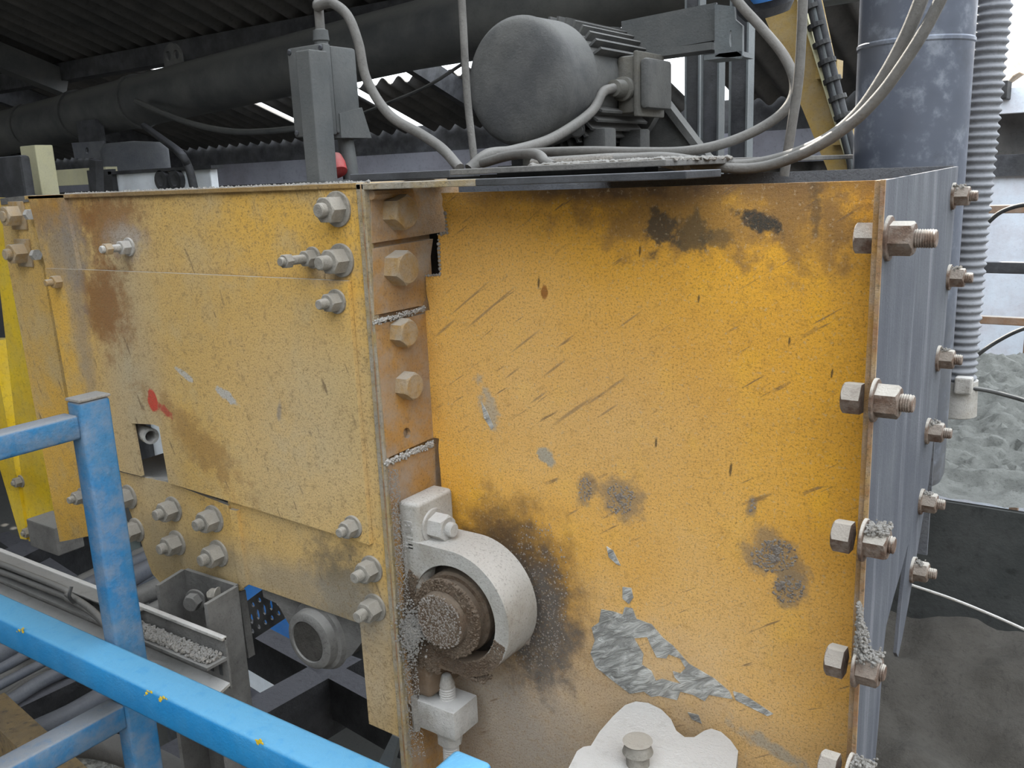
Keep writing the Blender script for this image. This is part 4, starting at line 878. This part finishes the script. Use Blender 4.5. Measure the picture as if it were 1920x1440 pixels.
# ------------------------------------------------------------------ blue guard rail (bottom left)
yr1 = 0.56; zr_ = A(0,1110,y=yr1).z; tw = 0.043
xp0, xp1 = A(122,752,y=yr1).x, A(147,757,y=yr1).x
tw2 = xp1-xp0
GR = thing('guard_rail', 'blue square-tube guard rail with chipped paint in the lower left foreground', 'railing', (xp0, yr1, 1.2))
zpt = A(147,757,y=yr1).z
po = obj('post', BX((xp0, yr1+0.0006, 1.2), (xp1, yr1+0.041, zpt), 0.004), M_BLUED, GR, True, 50)
obj('post_cap', BX((xp0-0.0008, yr1, zpt), (xp1+0.0008, yr1+0.042, zpt+0.004), 0.0015), M_CLUMP, po)
obj('top_rail', BX((-2.2, yr1-tw, zr_-tw), (-0.28, yr1, zr_), 0.005), M_BLUE, GR, True, 50)
z = A(60,800,y=yr1-0.05).z
w1 = A(150,800,x=xp0+0.02); 
def yrail(pxa, pya, pxb, pyb, w, name, mat):
    a = A(pxa, pya, x=(xp0+xp1)/2-0.006); b = V(a.x, a.y-0.75, a.z); return obj(name, bar(V(a.x, yr1+0.002, a.z), V(a.x, yr1-0.40, a.z), w, w, bev=0.004), mat, GR, True, 50)
yrail(150, 795, 0, 835, 0.030, 'cross_rail', M_BLUED)
yrail(235, 1330, 0, 1420, 0.034, 'cross_rail', M_BLUED)
# yellow paint chips
bm = bmesh.new()
for px, py in ((38,1181),(277,1300),(306,1312),(484,1391)):
    for k in range(7): lump(bm, A(px+random.uniform(-7,7), py+random.uniform(-5,5), y=yr1-tw), random.uniform(0.001,0.003), 0.3, 1, (1.2,0.25,0.8))
tag(obj('yellow_paint_spots', bm, M_YEL, GR), kind='stuff')
bp = A(843, 1462, y=0.40)
obj('near_post', BX((bp.x-0.018, 0.40, 1.3), (bp.x+0.014, 0.43, bp.z), 0.004), M_BLUE, GR, True, 50)

# ------------------------------------------------------------------ yellow column, far left
yc = 0.98
CO = thing('yellow_column', 'bright yellow channel column at the left edge behind the blue post', 'column', tuple(A(60,1010,y=yc)))
obj('web', prism([[A(px,py,y=yc) for px,py in ((-20,370),(28,372),(106,1005),(54,1015))]], (0,0.008,0)), M_YEL, CO)
obj('flange', prism([[A(px,py,y=yc-0.006) for px,py in ((-70,640),(-14,640),(50,1000),(50,1012),(38,1010))]], (0,0.05,0)), M_YEL, CO)
obj('flange', prism([[A(px,py,y=yc-0.012) for px,py in ((82,868),(100,862),(120,985),(108,990))]], (0,0.03,0)), M_YEL, CO)
for px, py in ((40,902),(58,996)): bolt(CO, A(px,py,y=yc), nx, 0.02, 'nut', M_BOLT, stub=0.006)
tag(obj('channel_bracket', BX(A(74,1018,y=0.92)-V(0.0,0.02,0.0), A(118,985,y=0.92)+V(0.0,0.04,0.0), 0.003), M_LEG), 'short dusty channel bracket at the foot of the yellow column', 'bracket')

# ------------------------------------------------------------------ leg channel, idler bearing, slotted trunking
yg = 0.72
LG = thing('support_leg', 'grey dusty channel leg bolted under the yellow side panel', 'leg', tuple(A(440,1440,y=yg)-V(0,0,0.3)))
zlg = A(390, 1100, h=A(380,1130,y=0.70).z-CZ).z
hL = A(380,1130,y=0.69).z-CZ
q1, q2, q3, q4 = A(298,1098,h=hL), A(346,1068,h=hL), A(440,1098,h=hL), A(382,1132,h=hL)
th = 0.006
def wall(a, b, name):
    d = (b-a).normalized(); n = V(-d.y, d.x, 0)*th
    return obj(name, prism([[a, b, b+n, a+n]], (0,0,-1.2)), M_LEG, LG)
wall(q1, q2, 'left_flange'); wall(q2, q3, 'web'); wall(q3, q4, 'right_flange')
bolt(LG, A(366,1112,h=hL-0.02)+V(0.0,0.0,-0.01), V(0.35,-0.9,0), 0.022, 'head', M_LEG)
bolt(LG, A(410,1116,h=hL-0.02), V(-0.9,-0.3,0), 0.016, 'nut', M_BOLT, stub=0.005)
obj('back_strip', bar(A(452,1108,y=0.775), A(470,1230,y=0.775), 0.006, 0.012, (0,1,0)), M_LEG, LG)
IB = thing('idler_bearing', 'dusty grey idler bearing hanging below the yellow side panel', 'bearing', tuple(A(600,1250,y=YL+0.03)))
yi = YL+0.012
obj('hanger_plate', prism([[A(px,py,y=yi) for px,py in ((490,1098),(675,1165),(678,1205),(660,1228),(632,1246),(605,1246),(578,1228),(556,1196),(520,1132),(494,1120))]], (0,0.03,0), bev=0.003), M_LEG, IB, True, 40)
c = A(600, 1190, y=yi)
obj('bearing_boss', LT(c+V(0,0.002,0), (0,-1,0), [(0,0.052),(0.008,0.048),(0.010,0.043),(0.022,0.041),(0.026,0.036),(0.026,0.030),(0.020,0.029),(0.020,0.002),(0.018,0)], 40), M_LEG, IB, True, 40)
obj('shaft_end', LT(c+V(0,-0.012,0), (0,-1,0), [(0,0.0285),(0.010,0.0285),(0.0105,0.003),(0.009,0)], 32), M_RUBBLE, IB, True, 40)
obj('side_lug', BX(A(652,1215,y=yi+0.03)-V(0,0,0.01), A(700,1160,y=yi+0.05)+V(0.01,0.03,0)), M_DARK, IB)
# cable trunking: two rails along X left of the leg
yt = 0.66
TR = thing('cable_trunking', 'dusty grey slotted cable trunking with rubble on it, below the yellow panel', 'trunking', tuple(A(250,1230,y=yt)))
zt_a, zt_b = A(0,1040,y=yt).z, A(0,1100,y=yt).z
xe = A(405,1190,y=yt).x
zt_ = A(100,1082,y=yt).z
obj('top_lip', BX((-2.4, yt-0.014, zt_-0.003), (A(262,1165,y=yt).x, yt+0.012, zt_), 0.001), M_LEG, TR)
obj('top_edge', BX((-2.4, yt+0.008, zt_-0.003), (xe, yt+0.016, zt_+0.002), 0.001), M_CAST, TR)
obj('back_web', BX((-2.4, yt+0.012, zt_-0.075), (xe, yt+0.015, zt_)), M_LEG, TR)
obj('mid_shelf', BX((-2.4, yt-0.02, zt_-0.032), (xe, yt+0.012, zt_-0.028)), M_LEG, TR)
zlo = zt_-0.066
obj('lower_lip', prism([[V(-2.4,yt-0.016,zlo-0.008), V(-2.4,yt+0.012,zlo), V(-2.4,yt+0.012,zlo-0.004), V(-2.4,yt-0.016,zlo-0.012)]], (xe+2.4,0,0)), M_CAST, TR)
for i in range(9):
    x_ = xe-0.012-i*0.02; obj('slot', BX((x_-0.006, yt+0.0105, zt_-0.058), (x_, yt+0.0118, zt_-0.052 if i % 2 else zt_-0.042)), M_BLACK, TR)
bm = bmesh.new()
for i in range(1500): lump(bm, (random.uniform(xe-0.22,xe-0.005), random.uniform(yt-0.016,yt+0.008), zt_-0.027+random.uniform(0,0.006)), random.uniform(0.0008,0.003), 0.35, 1)
tag(obj('rubble', bm, M_CLUMP, TR, True), kind='stuff')
for k in range(2):
    cable('cable', ('thin grey cable lying along the trunking and bending down behind the blue post', 'second thin cable in the trunking beside the tie')[k], [V(-2.3,yt-0.012-0.006*k,zt_-0.02-0.012*k), A(60,1080+14*k,y=yt-0.016), A(130,1116+8*k,y=yt-0.018), A(170,1142+5*k,y=yt-0.03), A(195,1170,y=yt-0.04), A(214,1210,y=yt-0.045), A(222,1250,y=yt-0.045)], 0.005)
obj('cable_tie', tube([A(134,1100,y=yt-0.03), A(130,1118,y=yt-0.036), A(138,1130,y=yt-0.03)], 0.0025, 6), M_BLACK, TR)

# ------------------------------------------------------------------ lower level: dusty beams, conduits, bits of colour
def lowbeam(a, b, hh, w, t, label, mat=M_BEAMD, name='floor_beam'):
    p, q = A(*a, h=hh), A(*b, h=hh); d = (q-p).normalized(); s = d.cross(V(0,0,1)).normalized()
    o = thing(name, label, 'beam', tuple(p.lerp(q,0.5)-V(0,0,t)))
    obj('top_flange', bar(p-V(0,0,0.006), q-V(0,0,0.006), w, 0.012), mat, o); obj('web', bar(p-V(0,0,t/2), q-V(0,0,t/2), 0.012, t-0.02), mat, o)
    obj('bottom_flange', bar(p-V(0,0,t-0.006), q-V(0,0,t-0.006), w, 0.012), mat, o); return o
H1 = -1.05
def boxbeam(a, b, hh, w, t, label, mat=M_BEAMD, name='floor_beam'):
    p, q = A(*a, h=hh), A(*b, h=hh); o = obj(name, bar(p-V(0,0,t/2), q-V(0,0,t/2), w, t), mat); return tag(o, label, 'beam')
boxbeam((300,1425), (860,1115), H1, 0.075, 0.14, 'black box beam with grey dust on top crossing below the idler bearing')
boxbeam((440,1160), (760,1330), H1-0.0, 0.05, 0.10, 'dusty cross beam running below the idler bearing towards the right')
boxbeam((0,1000), (500,1330), -1.25, 0.06, 0.12, 'dusty purple-grey beam under the cable trunking')
boxbeam((-60,1080), (180,960), -1.2, 0.12, 0.2, 'blue-grey beam end at the left edge below the yellow column')
boxbeam((-40,1345), (240,1215), -0.98, 0.07, 0.10, 'dark steel angle below the conduit bundle')
boxbeam((-20,1310), (160,1480), -0.88, 0.05, 0.09, 'rust-stained flaking beam in the bottom left corner', M_FLAKE)
cs = [((-30,1290),(330,1085)),((-30,1262),(320,1062)),((-30,1240),(315,1045)),((-30,1325),(335,1120)),((-30,1215),(310,1030)),((-30,1345),(200,1225)),((-30,1192),(330,1010)),((-30,1270),(250,1120)),((-30,1300),(220,1170)),((-30,1330),(140,1250))]
ORD = ('first','second','third','fourth','fifth','sixth','seventh','eighth','ninth','tenth')
RK = [sorted(q[0][1] for q in cs).index(p[0][1]) for p in cs]
for i, (a, b) in enumerate(cs):
    hh = -1.02+0.025*(i % 3); r = (0.026,0.02,0.024,0.018,0.022,0.014,0.02,0.012,0.010,0.008)[i]
    p, q = A(*a, h=hh), A(*b, h=hh); m = p.lerp(q,0.5)+V(random.uniform(-0.02,0.02),random.uniform(-0.02,0.02),0.01)
    tag(obj('conduit', tube([p, p.lerp(m,0.5), m, q], r, 12), M_CABLEB if i % 3 else M_CABLE, None, True, 80), f'{ORD[RK[i]]} conduit from the top of the bundle at the left picture edge', 'conduit', 'conduits in the bundle under the blue rail')
p, q = A(20,1400,h=-1.0), A(200,1300,h=-1.0)
tag(obj('conduit', tube([A(60,1372,h=-1.0), A(130,1340,h=-1.0), A(200,1300,h=-1.0)], 0.02, 12), M_CABLEB, None, True, 80), 'single grey pipe just above the lower blue cross rail', 'pipe')
tag(obj('bent_pipe', tube([A(110,1392,h=-0.95), A(180,1396,h=-0.95), A(240,1412,h=-0.95), A(300,1436,h=-0.95), A(360,1470,h=-0.95)], 0.024, 14), M_CABLE, None, True, 80), 'thick grey pipe curving behind the foot of the blue post', 'pipe')
tag(obj('crumpled_foil', lump(bmesh.new(), A(190,1430,h=-1.0), 0.05, 0.25, 3, (1,1,0.4)), M_FOIL), 'crumpled silver scrap near the foot of the blue post', 'scrap')
# perforated black tray
pt = [A(px,py,y=1.15) for px,py in ((452,1135),(520,1085),(534,1160),(470,1202))]
e1, e2 = pt[1]-pt[0], pt[3]-pt[0]
hs = []
for i in range(5):
    for j in range(3):
        c = pt[0]+e1*((i+0.6+0.3*(j % 2))/5.6)+e2*((j+0.6)/3.3); rx_ = 0.006; rz_ = 0.006 if j != 1 else 0.013
        hs.append([c+V(rx_*math.cos(2*math.pi*k/8),0,rz_*math.sin(2*math.pi*k/8)) for k in range(8)])
tag(obj('perforated_tray', prism([pt]+hs, (0,0.004,0)), M_BLACK), 'black perforated cable tray glimpsed beside the grey leg', 'tray')
tag(obj('blue_tarp', BX(A(455,1200,y=1.5), A(560,1085,y=1.5)+V(0,0.02,0)), M_WBLUE), 'bright blue plastic sheet behind the perforated tray', 'sheet')
tag(obj('blue_tub', LT(A(578,1345,h=-2.4), (0,0,1), [(0,0.05),(0.11,0.06)], 16), M_WBLUE, None, True), 'small blue tub on the floor below the black beam', 'tub')
tag(obj('yellow_offcut', BX(A(478,1282,h=-2.39)-V(0.10,0.09,0.01), A(478,1282,h=-2.39)+V(0.10,0.09,0.02)), M_YEL), 'yellow offcut lying below the dusty beams', 'offcut')
tag(obj('pale_sheet', prism([[A(px,py,h=-1.45) for px,py in ((60,1040),(230,970),(340,1060),(240,1100),(180,1080))]], (0,0,-0.01)), M_MINT), 'pale green sheet lying on the lower level behind the blue post', 'sheet')
tag(obj('kick_strip', prism([[A(px,py,y=0.86) for px,py in ((735,1378),(748,1384),(730,1450),(700,1450))]], (0,0.01,0)), M_ZINC), 'pale narrow strip under the corner of the yellow housing', 'strip')

# ------------------------------------------------------------------ things beyond the housing, upper left
yb_ = 1.6
tag(obj('cream_post', BX((A(45,330,y=yb_).x, yb_, 1.2), (A(74,330,y=yb_).x, yb_+0.06, A(60,272,y=yb_).z), 0.004), M_CREAM), 'cream post standing behind the left end of the housing', 'post')
tag(obj('cream_beam', BX((A(75,330,y=yb_+0.5).x, yb_+0.5, A(120,348,y=yb_+0.5).z), (A(200,330,y=yb_+0.5).x, yb_+0.55, A(120,318,y=yb_+0.5).z)), M_CREAM), 'cream cross member between the cream post and the white box', 'beam')
WB = thing('white_cabinet', 'white box with a dark end plate seen behind the housing, upper left', 'cabinet', tuple(A(300,350,y=2.0)))
obj('front', BX((A(212,345,y=2.0).x, 2.0, 0.0), (A(396,335,y=2.0).x, 2.03, A(300,322,y=2.0).z), 0.004), M_WHITE, WB)
obj('end_plate', BX((A(166,345,y=1.98).x, 1.98, 0.0), (A(210,335,y=1.98).x, 2.0, A(190,318,y=1.98).z)), M_DARK, WB)
obj('lid_strip', BX((A(205,345,y=1.98).x, 1.98, A(300,322,y=2.0).z), (A(398,335,y=1.98).x, 2.03, A(300,316,y=2.0).z)), M_DARK, WB)
for px in (310, 336): obj('port', LT(A(px,338,y=2.0), (0,-1,0), [(0,0.035),(0.02,0.035),(0.02,0.02),(0.005,0.0)], 18), M_DARK, WB, True)
tag(obj('steel_drum', LT(A(258,322,y=2.6)-V(0,0,0.1), (0,0,1), [(0,0.15),(0.2,0.15),(0.23,0.13),(0.24,0.0)], 36), M_GREYST, None, True, 50), 'dark round drum behind the white box, upper left', 'drum')
PH = thing('pipe_hanger', 'small grey plate with an oval hole hanging from the overhead pipe near the cream post', 'hanger', tuple(A(165,298,y=2.48)))
obj('stem', BX((A(150,280,y=2.49).x, 2.49, A(165,275,y=2.49).z), (A(186,280,y=2.49).x, 2.53, A(165,225,y=2.49).z)), M_DARK, PH)
(obj('plate', prism([[A(px,py,y=2.48) for px,py in ((134,268),(192,264),(197,294),(140,298))], [A(px,py,y=2.48) for px,py in circ(163,282,3,6,10)]], (0,0.01,0)), M_GREYST, PH))
tag(obj('dark_cabinet', BX((A(-80,330,y=1.4).x, 1.4, 1.6), (A(44,330,y=1.4).x, 1.43, A(20,292,y=1.4).z), 0.01), M_DARK), 'dark cabinet shape at the left edge behind the housing', 'cabinet')
tag(obj('dark_strut', bar(A(180,300,y=1.9), V(A(60,400,y=1.9).x, 1.9, 0.0), 0.03, 0.04), M_DARK), 'dark slanted strut beneath the small grey plate', 'strut')
cable('cable', 'dark cable drooping in front of the white box', [A(270,236,y=2.47), A(300,258,y=2.2), A(335,285,y=1.9), A(352,310,y=1.9), A(362,345,y=1.9), A(366,370,y=1.9)], 0.014, M_DARK)
tag(obj('machine_frame', BX((-4.5, 2.7, 0.0), (-1.3, 2.76, A(700,345,y=2.7).z)), M_DARK), 'dark machine frame behind the top of the housing', 'frame')
bpy.context.view_layer.update()
